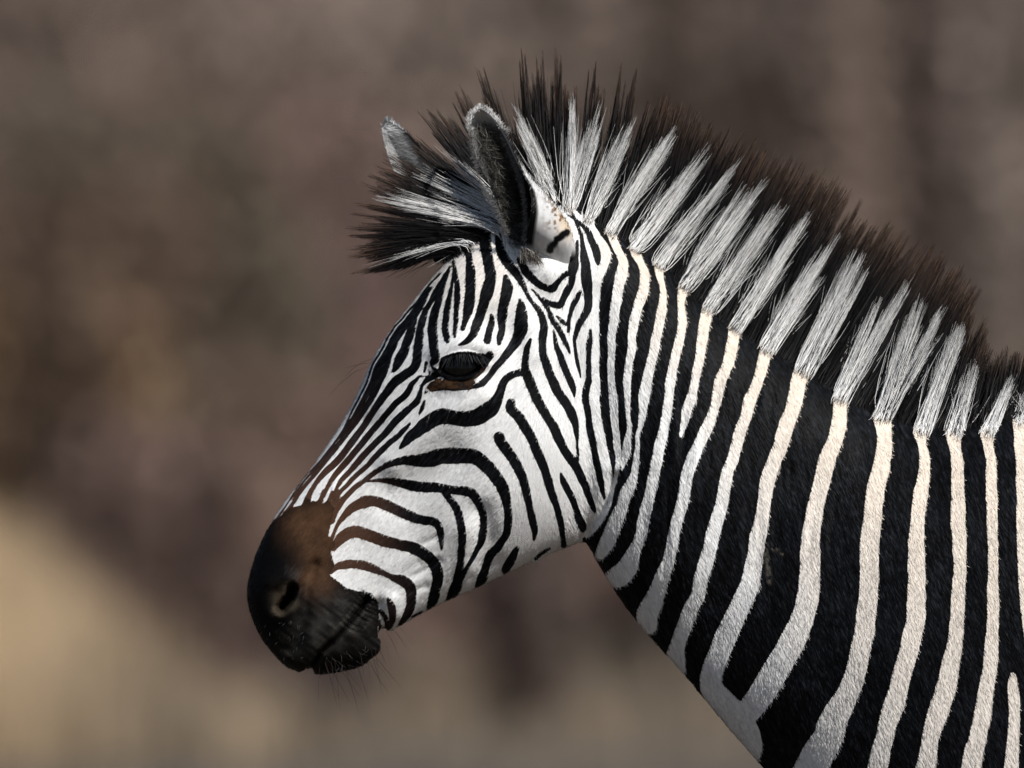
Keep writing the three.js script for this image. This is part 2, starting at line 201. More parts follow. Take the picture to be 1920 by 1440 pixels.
const pick = (D, x, y, c) => { const u = clamp((x - TX0) * TS - 0.5, 0, TW - 1.01), v = clamp((y - TY0) * TS - 0.5, 0, TH - 1.01), i = Math.floor(u), j = Math.floor(v), a = u - i, b = v - j, o = (j * TW + i) * 4 + c, q = TW * 4; return ((D[o] * (1 - a) + D[o + 4] * a) * (1 - b) + (D[o + q] * (1 - a) + D[o + q + 4] * a) * b) / 255; };
// which way the hair lies (drawing units): down the nose on the face, back and down on cheek and neck
function lie(x, y) { const t = smooth(980, 1120, x + (y - 700) * 0.2); const a = lerp(2.25, 1.15, t); return [Math.cos(a), Math.sin(a)]; }
const distTo = (x, y, pts) => { let m = 1e9; for (let i = 1; i < pts.length; i++) { const a = pts[i - 1], b = pts[i], dx = b[0] - a[0], dy = b[1] - a[1], t = clamp(((x - a[0]) * dx + (y - a[1]) * dy) / (dx * dx + dy * dy)); m = Math.min(m, Math.hypot(x - a[0] - dx * t, y - a[1] - dy * t)); } return m; };
const LIPS = [[578, 1262], [584, 1250], [603, 1222], [630, 1197], [657, 1166], [676, 1142], [690, 1122]], NOSTRIL = [[540, 1098], [526, 1108], [522, 1124], [516, 1148], [526, 1151], [542, 1142], [554, 1133]], HOLE = [[550, 1103], [544, 1119], [530, 1140]];
// the coat's own colour at a place, linear
function coatColor(x, y) {
  const [hx, hy] = lie(x, y), al = x * hx + y * hy, ac = -x * hy + y * hx;
  const j = (noise2(ac * 0.85, al * 0.2) - 0.5) * 4.2, k = (noise2(x * 0.06, y * 0.06) - 0.5) * 2.5;
  const sx = x + hx * j * 0.6 - hy * k, sy = y + hy * j * 0.6 + hx * k;
  const fineX = x < 720 && y > 560 && y < 930 ? 0.35 : 1;
  const w = smooth(0.22, 0.78, pick(A8, lerp(x, sx, fineX), lerp(y, sy, fineX), 0));
  const fur = noise2(ac * 0.5, al * 0.13) * 0.6 + noise2(ac * 0.22 + 9, al * 0.05) * 0.4, blot = fbm(x * 0.012, y * 0.012);
  const d = y - crestY(x);
  let cream = x > 1120 ? clamp(1.08 - d / (250 + Math.max(0, x - 1300) * 2)) * smooth(1120, 1240, x + 60 * smooth(600, 450, y)) : smooth(640, 520, y) * 0.5 * smooth(700, 800, x) * smooth(985, 930, x);
  const wr = lerp(0.81, 0.76, cream), wg = lerp(0.81, 0.672, cream), wb = lerp(0.805, 0.572, cream), f = 0.80 + 0.32 * fur;
  const face = 1 - smooth(1060, 1120, x), toMuz = Math.hypot(x - 590, (y - 985) * 1.1), rust = face * clamp(1 - smooth(40, 200, toMuz)) * (0.6 + 0.8 * (blot - 0.3)), warm = face * smooth(760, 660, x - (y - 860) * 0.2) * 0.6;
  const sh = (Math.pow(noise2(ac * 0.45 + 21, al * 0.1), 3) * 0.016 + Math.pow(noise2(ac * 0.12, al * 0.03 + 8), 2) * 0.004) * (0.4 + 1.2 * blot); let kr = 0.0011 + sh * 0.8, kg = 0.0011 + sh * 0.92, kb = 0.0014 + sh * 1.15;
  kr += 0.085 * rust + 0.03 * warm; kg += 0.040 * rust + 0.016 * warm; kb += 0.019 * rust + 0.013 * warm;
  const edge = 4 * w * (1 - w) * face;
  let r = lerp(kr, wr * f, w) + edge * 0.03, g = lerp(kg, wg * f, w), b = lerp(kb, wb * f, w) - edge * 0.03;
  // muzzle
  const m = smooth(0.3, 0.7, pick(P8, lerp(x, sx, 0.8), lerp(y, sy, 0.8), 0));
  if (m > 0) {
    const G = (cx, cy, rx, ry) => Math.exp(-(((x - cx) / rx) ** 2 + ((y - cy) / ry) ** 2));
    const br = clamp(0.5 * G(606, 1092, 30, 26) + G(598, 975, 52, 42) + 0.95 * G(603, 1030, 34, 40) + 0.8 * G(590, 1080, 24, 34) + 0.45 * G(556, 985, 34, 40)) * (0.75 + 0.7 * (fbm(x * 0.05, y * 0.05) - 0.4)) * (0.8 + 0.4 * fur);
    const lip = clamp(G(625, 1170, 70, 55) + G(560, 1225, 40, 30)) * (0.15 + 1.7 * Math.pow(noise2((x * 0.8 + y * 0.6) * 0.05, (y * 0.8 - x * 0.6) * 0.16), 1.5));
    const tan = 0.3 * smooth(14, 0, distTo(x, y, NOSTRIL) + 4 * (noise2(x * 0.09, y * 0.09) - 0.5)) + 0.16 * G(520, 1118, 14, 22);
    let seam = 1 - 0.85 * smooth(5, 2, Math.min(distTo(x, y, LIPS), 99)), q = [0.0022 + 0.075 * br + 0.024 * lip + 0.10 * tan, 0.0021 + 0.0385 * br + 0.022 * lip + 0.077 * tan, 0.0024 + 0.0195 * br + 0.0195 * lip + 0.05 * tan].map((v) => v * seam * lerp(0.15, 1, smooth(2.5, 6, distTo(x, y, HOLE))));
    r = lerp(r, q[0], m); g = lerp(g, q[1], m); b = lerp(b, q[2], m);
  }
  const e = pick(P8, x, y, 2) * lerp(1, 0.5, smooth(850, 890, x)) * (0.4 + 0.9 * smooth(0.35, 0.7, noise2(x * 0.16, y * 0.2)));
  if (e > 0.01) { r = lerp(r, 0.05, e * 0.85); g = lerp(g, 0.026, e * 0.85); b = lerp(b, 0.013, e * 0.85); }
  // healed scar on the neck, specks
  if (x > 1420 && x < 1475 && y > 1005 && y < 1100) { const s = Math.max(smooth(8, 3, distTo(x, y, [[1433, 1032], [1438, 1060], [1441, 1088]])), 1.5 * smooth(6, 2, distTo(x, y, [[1441, 1019], [1452, 1030], [1464, 1036]]))) * smooth(0.3, 0.75, noise2(x * 0.22, y * 0.16)); r = lerp(r, 0.06, s); g = lerp(g, 0.054, s); b = lerp(b, 0.046, s); }
  const sp = noise2(x * 0.35 + 50, y * 0.35); if (sp > 0.955 && w > 0.5) { const s = (sp - 0.955) * 12; r *= 1 - s; g *= 1 - s; b *= 1 - s; }
  return [r, g, b, w];
}
const toS = (c) => { c = clamp(c); return Math.round(255 * (c <= 0.0031308 ? c * 12.92 : 1.055 * Math.pow(c, 1 / 2.4) - 0.055)); };
const colData = new Uint8Array(TW * TH * 4), bumpData = new Uint8Array(TW * TH * 4);
for (let v = 0; v < TH; v++) for (let u = 0; u < TW; u++) {
  const x = TX0 + (u + 0.5) / TS, y = TY1 - (v + 0.5) / TS, o = (v * TW + u) * 4, c = coatColor(x, y);
  colData[o] = toS(c[0]); colData[o + 1] = toS(c[1]); colData[o + 2] = toS(c[2]); colData[o + 3] = 255;
  const [hx, hy] = lie(x, y), al = x * hx + y * hy, ac = -x * hy + y * hx;
  let h = 0.28 * noise2(ac * 0.45, al * 0.12) + 0.14 * noise2(ac * 0.2 + 3, al * 0.05 + 5);
  const neck = smooth(1150, 1230, x) * smooth(620, 720, y + (1300 - x) * 0.3) * smooth(1250, 1050, y);           // loose skin in upright folds
  h += neck * 0.42 * Math.pow(fbm(x * 0.055 + y * 0.008 + 1.2 * noise2(x * 0.01, y * 0.012), y * 0.006), 1.5);
  const lips = Math.exp(-(((x - 668) / 42) ** 2 + ((y - 1150) / 42) ** 2));
  h += lips * 0.85 * noise2((x * 0.8 + y * 0.6) * 0.03, (y * 0.8 - x * 0.6) * 0.2) + Math.exp(-(((x - 690) / 30) ** 2 + ((y - 1200) / 40) ** 2)) * 0.5 * noise2(x * 0.14, y * 0.14);
  const wr = Math.exp(-(((x - 790) / 70) ** 2 + ((y - 1050) / 75) ** 2));
  h += wr * 0.35 * Math.pow(noise2((x * 0.87 - y * -0.5) * 0.012, (y * 0.87 + x * 0.5) * 0.055), 2);
  const s = Math.round(255 * clamp(h)); bumpData[o] = bumpData[o + 1] = bumpData[o + 2] = s; bumpData[o + 3] = 255;
}
// one clean pale corner under the chin, used by the parts of the body whose colour is in their vertices
for (let v = 4; v < 60; v++) for (let u = 4; u < 60; u++) { const o = (v * TW + u) * 4; colData[o] = colData[o + 1] = colData[o + 2] = 255; bumpData[o] = bumpData[o + 1] = bumpData[o + 2] = 60; }
const PLAIN = [30 / TW, 30 / TH];
function dataTex(d, w, h, srgb) { const t = new THREE.DataTexture(d, w, h); if (srgb) t.colorSpace = THREE.SRGBColorSpace; t.magFilter = THREE.LinearFilter; t.needsUpdate = true; return t; }
const coatMat = new THREE.MeshPhysicalMaterial({ map: dataTex(colData, TW, TH, true), bumpMap: dataTex(bumpData, TW, TH), bumpScale: 0.0017, vertexColors: true, roughness: 0.55, specularIntensity: 0.12 });
const hairMat = new THREE.MeshPhysicalMaterial({ vertexColors: true, roughness: 0.5, specularIntensity: 0.17, side: THREE.DoubleSide });

// ---------------------------------------------------------------- the zebra's body: squared half-width over its middle plane, then a closed skin
const GX0 = 430, GY0 = 340, GW = 1575, GH = 1180;          // fine part, one cell a unit
const CXA = 400, CYA = 300, CW = 400, CH = 220, CS = 8;    // whole trunk, 8 units a cell
// a station: topX, topY, bottomX, bottomY, half width, place of the widest point, fullness
function loft(stations, x0, y0, w, h, cell) {
  const G = new Float32Array(w * h).fill(-4e4), S = spline(stations, 14), NT = 150;
  const at = (s, t) => {
    const [ax, ay, bx, by, hw, mid, p] = s, u = t < mid ? (mid - t) / mid : (t - mid) / (1 - mid), q = Math.sign(hw) * hw * hw;
    return [ax + (bx - ax) * t, ay + (by - ay) * t, hw > 0 ? q * (1 - Math.pow(u, p)) : q - 3000 * u];
  };
  for (let i = 0; i < S.length - 1; i++) for (let j = 0; j < NT; j++) {
    const t0 = -0.3 + 1.6 * j / NT, t1 = -0.3 + 1.6 * (j + 1) / NT, a = at(S[i], t0), b = at(S[i + 1], t0), c = at(S[i + 1], t1), d = at(S[i], t1);
    for (const [p, q, r] of [[a, b, c], [a, c, d]]) {
      const den = (q[0] - p[0]) * (r[1] - p[1]) - (r[0] - p[0]) * (q[1] - p[1]); if (Math.abs(den) < 1e-9) continue;
      const xa = Math.max(0, Math.ceil((Math.min(p[0], q[0], r[0]) - x0) / cell - 0.01)), xb = Math.min(w - 1, Math.floor((Math.max(p[0], q[0], r[0]) - x0) / cell + 0.01)), ya = Math.max(0, Math.ceil((Math.min(p[1], q[1], r[1]) - y0) / cell - 0.01)), yb = Math.min(h - 1, Math.floor((Math.max(p[1], q[1], r[1]) - y0) / cell + 0.01));
      for (let y = ya; y <= yb; y++) for (let x = xa; x <= xb; x++) {
        const X = x0 + x * cell, Y = y0 + y * cell, l1 = ((X - p[0]) * (r[1] - p[1]) - (r[0] - p[0]) * (Y - p[1])) / den, l2 = ((q[0] - p[0]) * (Y - p[1]) - (X - p[0]) * (q[1] - p[1])) / den;
        if (l1 < -0.02 || l2 < -0.02 || l1 + l2 > 1.02) continue;
        const g = p[2] + l1 * (q[2] - p[2]) + l2 * (r[2] - p[2]), o = y * w + x; if (g > G[o]) G[o] = g;
      }
    }
  }
  return G;
}
const HEAD = [[1100, 410, 1185, 930, -60, 0.4, 2.2], [1050, 395, 1140, 985, 88, 0.42, 2.2], [985, 402, 1089, 1014, 122, 0.42, 2.3], [925, 425, 1008, 1047, 144, 0.38, 2.2], [850, 478, 930, 1084, 150, 0.36, 2.1], [780, 560, 862, 1115, 128, 0.38, 2.2], [711, 654, 812, 1138, 103, 0.42, 2.3], [656, 769, 765, 1164, 88, 0.46, 2.5], [592, 868, 737, 1180, 78, 0.46, 2.6], [533, 944, 717, 1200, 76, 0.46, 2.6], [489, 1019, 705, 1232, 80, 0.45, 2.6], [466, 1090, 665, 1253, 76, 0.42, 2.6], [467, 1138, 605, 1264, 62, 0.42, 2.4], [481, 1177, 572, 1262, 46, 0.45, 2.3], [496, 1206, 541, 1252, 26, 0.5, 2.1], [507, 1222, 525, 1245, -14, 0.5, 2]];
const NECK = [[955, 430, 960, 900, -50, 0.45, 2], [1010, 395, 1055, 985, 78, 0.45, 2.1], [1065, 372, 1097, 1014, 100, 0.46, 2.1], [1145, 420, 1127, 1064, 110, 0.47, 2.1], [1230, 482, 1171, 1133, 118, 0.48, 2.1], [1370, 603, 1224, 1198, 128, 0.5, 2.1], [1500, 680, 1287, 1268, 142, 0.52, 2.1], [1645, 768, 1372, 1370, 162, 0.55, 2.1], [1785, 796, 1466, 1480, 192, 0.57, 2.2], [1900, 782, 1560, 1610, 232, 0.58, 2.3], [2020, 798, 1680, 1720, 268, 0.56, 2.3], [2250, 855, 1900, 1840, 300, 0.55, 2.3], [2600, 850, 2400, 1960, 335, 0.55, 2.3], [3000, 790, 2950, 1900, 320, 0.5, 2.3], [3250, 830, 3250, 1700, 270, 0.5, 2.3], [3420, 960, 3420, 1450, 160, 0.5, 2.2], [3490, 1080, 3490, 1330, -120, 0.5, 2]];
const smax = (a, b, k) => { const h = clamp(0.5 + 0.5 * (a - b) / k); return lerp(b, a, h) + k * h * (1 - h); };
function bodyField(x0, y0, w, h, cell) {
  const a = loft(HEAD, x0, y0, w, h, cell), b = loft(NECK, x0, y0, w, h, cell);
  for (let i = 0; i < a.length; i++) a[i] = smax(a[i], b[i], 1500);
  return a;
}
function blur(G, w, h, n) {
  const T = new Float32Array(G.length);
  for (let k = 0; k < n; k++) {
    for (let y = 0; y < h; y++) for (let x = 0; x < w; x++) { const o = y * w + x; T[o] = (G[o - (x > 0 ? 1 : 0)] + 2 * G[o] + G[o + (x < w - 1 ? 1 : 0)]) / 4; }
    for (let y = 0; y < h; y++) for (let x = 0; x < w; x++) { const o = y * w + x; G[o] = (T[o - (y > 0 ? w : 0)] + 2 * T[o] + T[o + (y < h - 1 ? w : 0)]) / 4; }
  }
}
const G = bodyField(GX0, GY0, GW, GH, 1);
for (let i = 0; i < G.length; i++) G[i] = Math.max(G[i], -9000);
blur(G, GW, GH, 6);
const H0 = (x, y) => { const i = clamp(Math.round(x - GX0), 0, GW - 1), j = clamp(Math.round(y - GY0), 0, GH - 1); return Math.sqrt(Math.max(0, G[j * GW + i])); };
// relief: [depth in units (out of the side +), soft radius, points of a line (x, y)]
const relief = [];
const rel = (d, s, ...pts) => relief.push([d, s, rowsOf(pts, 2)]);
rel(9, 15, 822, 664, 850, 648, 885, 644, 918, 650); rel(5, 10, 830, 722, 868, 728, 900, 714);
rel(9, 20, 900, 742, 850, 770, 790, 820, 740, 870); rel(-7, 26, 850, 860, 790, 900, 740, 930); rel(-8, 26, 690, 800, 650, 870);
rel(12, 70, 1020, 850, 985, 920); rel(-9, 26, 950, 610, 965, 640); rel(-6, 20, 905, 600); rel(7, 18, 985, 610, 1000, 660); rel(21, 27, 1014, 474, 1030, 506);
rel(-16, 7, 1152, 895, 1140, 930, 1122, 965, 1094, 1008); rel(-6, 18, 1120, 560, 1128, 700, 1150, 850);
rel(-7, 14, 905, 960, 915, 1010, 900, 1050); rel(6, 22, 872, 1000, 880, 1050); rel(-5, 10, 935, 1050, 890, 1080);
rel(7, 30, 525, 1118); rel(7, 11, 508, 1090, 532, 1078, 556, 1092, 563, 1118, 548, 1142, 522, 1150); rel(-52, 5.6, 549, 1104, 543, 1120, 529, 1139); rel(-10, 10, 520, 1112, 518, 1132);
rel(-16, 4, 578, 1262, 584, 1252, 603, 1222, 630, 1197, 657, 1166, 676, 1142, 689, 1124); rel(6, 14, 600, 1245, 640, 1205, 668, 1172); rel(5, 16, 560, 1240, 600, 1195, 640, 1150);
rel(-8, 7, 712, 1130, 713, 1160, 710, 1190); rel(-10, 9, 590, 1060, 574, 1100, 572, 1150, 560, 1195, 545, 1215); rel(5, 14, 735, 1130, 745, 1170);
rel(-3.5, 5, 770, 1082, 800, 1066, 822, 1050); rel(-3, 5, 790, 1020, 826, 1004); rel(-3, 5, 775, 1108, 800, 1098); rel(-3, 6, 742, 1108, 760, 1075, 785, 1055);
rel(10, 60, 1300, 900, 1260, 1040); rel(8, 60, 1700, 1000, 1640, 1200); rel(-8, 50, 1480, 900, 1430, 1060, 1360, 1180);
function applyRelief(last) { for (const [d, s, pts] of relief.slice(-last)) {
  const x0 = Math.min(...pts.map((p) => p[0])) - 3 * s, x1 = Math.max(...pts.map((p) => p[0])) + 3 * s, y0 = Math.min(...pts.map((p) => p[1])) - 3 * s, y1 = Math.max(...pts.map((p) => p[1])) + 3 * s;
  for (let y = Math.max(GY0, Math.floor(y0)); y <= Math.min(GY0 + GH - 1, y1); y++) for (let x = Math.max(GX0, Math.floor(x0)); x <= Math.min(GX0 + GW - 1, x1); x++) {
    let best = 1e9;
    for (let i = 0; i < Math.max(1, pts.length - 1); i++) {
      const a = pts[i], b = pts[i + 1] ?? a, dx = b[0] - a[0], dy = b[1] - a[1], L = dx * dx + dy * dy, t = L ? clamp(((x - a[0]) * dx + (y - a[1]) * dy) / L) : 0;
      best = Math.min(best, (x - a[0] - dx * t) ** 2 + (y - a[1] - dy * t) ** 2);
    }
    const o = (y - GY0) * GW + x - GX0, g = G[o]; if (g <= 0) continue;
    const hh = Math.sqrt(g), amp = (s >= 14 ? 1.45 : 1) * d * Math.exp(-best / (2 * s * s)) * smooth(0, 45, hh), h2 = Math.max(2, hh + amp); G[o] = h2 * h2;
  }
} }
applyRelief(relief.length);
for (const [x0, y0, s, a] of [[578, 1262, 6, 3800], [716, 1190, 6, 2600], [720, 1182, 5, 1200], [702, 1240, 9, 700]]) for (let y = y0 - 20; y < y0 + 20; y++) for (let x = x0 - 20; x < x0 + 20; x++) G[(y - GY0) * GW + x - GX0] -= a * Math.exp(-((x - x0) ** 2 + (y - y0) ** 2) / (2 * s * s));
for (let i = 0; i < 9; i++) { const t = i / 8, x = lerp(694, 655, t), y = lerp(1122, 1176, t); rel(-3.2, 2.4, x - 14, y - 12, x - 3, y - 3); rel(-3.6, 2.4, x + 6, y + 3, x + 20, y + 9); }
applyRelief(18);
// the almond opening of the eye
const EX = 866, EY = 688, eyeH = H0(EX, EY);
for (let y = EY - 40; y <= EY + 40; y++) for (let x = EX - 60; x <= EX + 60; x++) {
  const c = 0.12 * (x - EX) * -0.6, u = (x - EX) / 41, v = (y - EY - c) / (y < EY + c ? 23 * (1 - 0.25 * u * u) : 20 * (1 - 0.25 * u * u)), r = Math.sqrt(u * u + v * v), a = -17 * (1 - smooth(0.8, 1.06, r)) + 5 * Math.exp(-(((r - 1.2) / 0.14) ** 2));
  const o = (y - GY0) * GW + x - GX0, hh = Math.sqrt(Math.max(0, G[o])); G[o] = Math.max(4, hh + a) ** 2;
}
blur(G, GW, GH, 1);
for (let y = 560; y < 1300; y++) for (let x = 1150; x < 1920; x++) {            // loose skin of the neck in upright folds
  const o = (y - GY0) * GW + x - GX0; if (G[o] < 2500) continue;
  const m = smooth(1165, 1230, x) * smooth(40, 110, y - crestY(x)) * smooth(1290, 1050, y) * lerp(1, 0.35, smooth(1400, 1650, x)) * (0.3 + 1.2 * smooth(0.35, 0.6, fbm(x * 0.008 + 4, y * 0.006)));
  const q = noise2((x + (y - 800) * 0.1) * 0.062 + 1.6 * noise2(x * 0.012, y * 0.014), y * 0.007), h = Math.sqrt(G[o]) + 5.2 * m * (q - 0.5) + 1.2 * m * (noise2(x * 0.14, y * 0.02) - 0.5); G[o] = h * h;
}
const Gat = (x, y) => { const u = clamp(x - GX0, 0, GW - 1.01), v = clamp(y - GY0, 0, GH - 1.01), i = Math.floor(u), j = Math.floor(v), a = u - i, b = v - j, o = j * GW + i; return (G[o] * (1 - a) + G[o + 1] * a) * (1 - b) + (G[o + GW] * (1 - a) + G[o + GW + 1] * a) * b; };
const halfWidth = (x, y) => Math.sqrt(Math.max(0, Gat(x, y)));

// surface nets over f > 0; f(x, y, z) in drawing units, y down
function nets(f, x0, y0, z0, nx, ny, nz, c, keep) {
  const F = new Float32Array(nx * ny * nz), I = new Int32Array(nx * ny * nz).fill(-1), at = (i, j, k) => (i * ny + j) * nz + k, V = [], Q = [];
  for (let i = 0; i < nx; i++) for (let j = 0; j < ny; j++) for (let k = 0; k < nz; k++) F[at(i, j, k)] = f(x0 + i * c, y0 + j * c, z0 + k * c);
  const E = [[0, 1], [0, 2], [0, 4], [1, 3], [1, 5], [2, 3], [2, 6], [3, 7], [4, 5], [4, 6], [5, 7], [6, 7]], D = [0, 1, nz, nz + 1, ny * nz, ny * nz + 1, ny * nz + nz, ny * nz + nz + 1];
  for (let i = 0; i < nx - 1; i++) for (let j = 0; j < ny - 1; j++) {
    if (keep && !keep(x0 + i * c, y0 + j * c)) continue;
    for (let k = 0; k < nz - 1; k++) {
      const o = at(i, j, k); let m = 0; for (let q = 0; q < 8; q++) if (F[o + D[q]] > 0) m |= 1 << q;
      if (m === 0 || m === 255) continue;
      let n = 0, X = 0, Y = 0, Z = 0;
      for (const [a, b] of E) { if (((m >> a) & 1) === ((m >> b) & 1)) continue; const fa = F[o + D[a]], t = fa / (fa - F[o + D[b]]); n++; Z += lerp(a & 1, b & 1, t); Y += lerp((a >> 1) & 1, (b >> 1) & 1, t); X += lerp(a >> 2, b >> 2, t); }
      I[o] = V.length / 3; V.push(x0 + (i + X / n) * c, y0 + (j + Y / n) * c, z0 + (k + Z / n) * c);
    }
  }
  const quad = (a, b, d, e, flip) => { if (a < 0 || b < 0 || d < 0 || e < 0) return; flip ? Q.push(a, d, b, b, d, e) : Q.push(a, b, d, b, e, d); };
  for (let i = 1; i < nx - 1; i++) for (let j = 1; j < ny - 1; j++) for (let k = 1; k < nz - 1; k++) {
    const o = at(i, j, k), s = F[o] > 0;
    if (s !== F[o + ny * nz] > 0) quad(I[o - nz - 1], I[o - 1], I[o - nz], I[o], s);
    if (s !== F[o + nz] > 0) quad(I[o - ny * nz - 1], I[o - ny * nz], I[o - 1], I[o], s);
    if (s !== F[o + 1] > 0) quad(I[o - ny * nz - nz], I[o - nz], I[o - ny * nz], I[o], s);
  }
  return [V, Q];
}
const skin = [];
{ // head, neck and shoulder, fine
  const c = 3, nz = 2 * Math.ceil(345 / c) + 1, [V, Q] = nets((x, y, z) => Gat(x, y) - z * z, GX0, GY0, -(nz - 1) / 2 * c - 0.4, Math.floor((GW - 2) / c), Math.floor((GH - 2) / c), nz, c);
  const n = V.length / 3, P = new Float32Array(V.length), N = new Float32Array(V.length), U = new Float32Array(n * 2);
  for (let i = 0; i < n; i++) {
    let x = V[3 * i], y = V[3 * i + 1], z = V[3 * i + 2], gx, gy;
    for (let it = 0; it < 3; it++) {
      gx = (Gat(x + 1.2, y) - Gat(x - 1.2, y)) / 2.4; gy = (Gat(x, y + 1.2) - Gat(x, y - 1.2)) / 2.4;
      const l = gx * gx + gy * gy + 4 * z * z + 1, s = clamp((Gat(x, y) - z * z) / l, -0.02, 0.02); if (it < 2) { x -= gx * s; y -= gy * s; z += 2 * z * s; }
    }
    const l = Math.hypot(gx, gy, 2 * z) || 1;
    P.set([wx(x), wy(y), z * K], 3 * i); N.set([-gx / l, gy / l, 2 * z / l], 3 * i); U.set([(x - TX0) / (TX1 - TX0), (TY1 - y) / (TY1 - TY0)], 2 * i);
  }
  skin.push(geometry(P, N, Q, { uv: U, color: new Float32Array(V.length).fill(1) }));
}
{ // trunk, legs and tail, coarser (all of it outside the picture)
  const B = bodyField(CXA, CYA, CW, CH, CS), Bat = (x, y) => { const u = clamp((x - CXA) / CS, 0, CW - 1.01), v = clamp((y - CYA) / CS, 0, CH - 1.01), i = Math.floor(u), j = Math.floor(v), a = u - i, b = v - j, o = j * CW + i; return (B[o] * (1 - a) + B[o + 1] * a) * (1 - b) + (B[o + CW] * (1 - a) + B[o + CW + 1] * a) * b; };
  const bones = [], GR = CY + EYE / K;                    // GR: the ground
  const bone = (side, ...p) => { const r = rowsOf(p, 4); for (let i = 1; i < r.length; i++) bones.push([r[i - 1], r[i], side]); };
  for (const s of [-1, 1]) {
    const fx = s > 0 ? 0 : 60;
    bone(s, 1860 + fx, 1500, 190, 130, 1800 + fx, 1800, 175, 105, 1870 + fx, 2060, 160, 78, 1850 + fx, 2360, 150, 52, 1850 + fx, 2420, 150, 56, 1852 + fx, 2740, 150, 36, 1850 + fx, 2800, 150, 46, 1815 + fx, 2880, 150, 40, 1800 + fx, GR - 40, 150, 52);
    bone(s, 3200 - fx, 1300, 180, 190, 3120 - fx, 1700, 190, 150, 3050 - fx, 1960, 180, 110, 3240 - fx, 2320, 160, 58, 3230 - fx, 2400, 160, 58, 3215 - fx, 2740, 160, 40, 3205 - fx, 2800, 160, 48, 3165 - fx, 2880, 160, 42, 3150 - fx, GR - 40, 160, 54);
  }
  bone(0, 3440, 1020, 0, 40, 3520, 1180, 0, 34, 3540, 1500, 0, 28, 3530, 1800, 0, 40, 3525, 2060, 0, 26);
  const f = (x, y, z) => {
    const g = Bat(x, y); let d = (z * z - g) / (2 * Math.sqrt(Math.max(g, z * z, 3600)));
    if (x > 1640) for (const [a, b, s] of bones) {
      const az = a[2] * (s || 1), bz = b[2] * (s || 1), dx = b[0] - a[0], dy = b[1] - a[1], dz = bz - az, t = clamp(((x - a[0]) * dx + (y - a[1]) * dy + (z - az) * dz) / (dx * dx + dy * dy + dz * dz));
      const e = Math.hypot(x - a[0] - dx * t, y - a[1] - dy * t, z - az - dz * t) - lerp(a[3], b[3], t), k = 45, h = clamp(0.5 + 0.5 * (d - e) / k);
      d = lerp(d, e, h) - k * h * (1 - h);
    }
    return y > GR - 1 ? -(y - GR + 2) : -d;
  };
  const c = 14, nz = 61, [V, Q] = nets(f, 1380, 700, -420, 160, 167, nz, c, (x, y) => !(x < 1955 && y < 1475));
  const n = V.length / 3, P = [], U = [], C = [];
  for (let i = 0; i < n; i++) {
    const x = V[3 * i], y = V[3 * i + 1], z = V[3 * i + 2];
    P.push(wx(x), Math.max(0, wy(Math.min(y, GR))), z * K); U.push(...PLAIN);
    const rump = smooth(2600, 3100, x), leg = smooth(1950, 2150, y), ph = lerp(lerp((x - 1915) / 92 - (y - 1400) * 0.0016, (x * 0.45 + y * 0.9) / 130, rump), y / 85, leg), s = Math.sin(ph * Math.PI * 2 + 1.2 + 0.9 * (noise2(x * 0.006, y * 0.006) - 0.5));
    const w = smooth(0.05, 0.35, s) * (y > GR - 75 ? 0 : 1) * (x > 3480 && y > 1750 ? 0 : 1), cr = smooth(1700, 1100, y);
    C.push(lerp(0.013, 0.78, w), lerp(0.012, lerp(0.77, 0.66, cr), w), lerp(0.013, lerp(0.75, 0.51, cr), w));
  }
  skin.push(geometry(P, null, Q, { uv: U, color: C }));
}
// an ear: a cupped leaf rolled round its axis. station: axis x, axis y, z, radius, opening direction, half opening (degrees), v
function earGeometry(st, paint) {
  const S = spline(st, 22), NA = 96, P = [], N = [], C = [], U = [], idx = [], R = Math.PI / 180;
  const pt = (s, q, inner) => {
    const [x, y, z, r, psi, beta] = s, a0 = (psi + beta) * R, span = 2 * Math.PI - 2 * beta * R, a = a0 + span * q, edge = Math.min(q, 1 - q), th = Math.min(6, r * 0.3) * smooth(0, 0.06, edge), rr = Math.max(0.5, r - (inner ? th : 0));
    return [x - Math.sin(a) * rr, y - Math.sin(a) * rr * 0.25, z + Math.cos(a) * rr];
  };
  for (const inner of [false, true]) {
    const base = P.length / 3;
    S.forEach((s, i) => { for (let j = 0; j <= NA; j++) { const p = pt(s, j / NA, inner); P.push(wx(p[0]), wy(p[1]), p[2] * K); C.push(...paint(p, i / (S.length - 1), j / NA, inner)); U.push(...PLAIN); } });
    for (let i = 0; i < S.length - 1; i++) for (let j = 0; j < NA; j++) { const a = base + i * (NA + 1) + j, b = a + NA + 1; inner ? idx.push(a, b, a + 1, a + 1, b, b + 1) : idx.push(a, a + 1, b, a + 1, b + 1, b); }
  }
  return geometry(P, null, idx, { uv: U, color: C });
}
const earStripe = [[1062, 436], [1044, 450], [1030, 470]], earStripe2 = [[1075, 425], [1082, 445]];
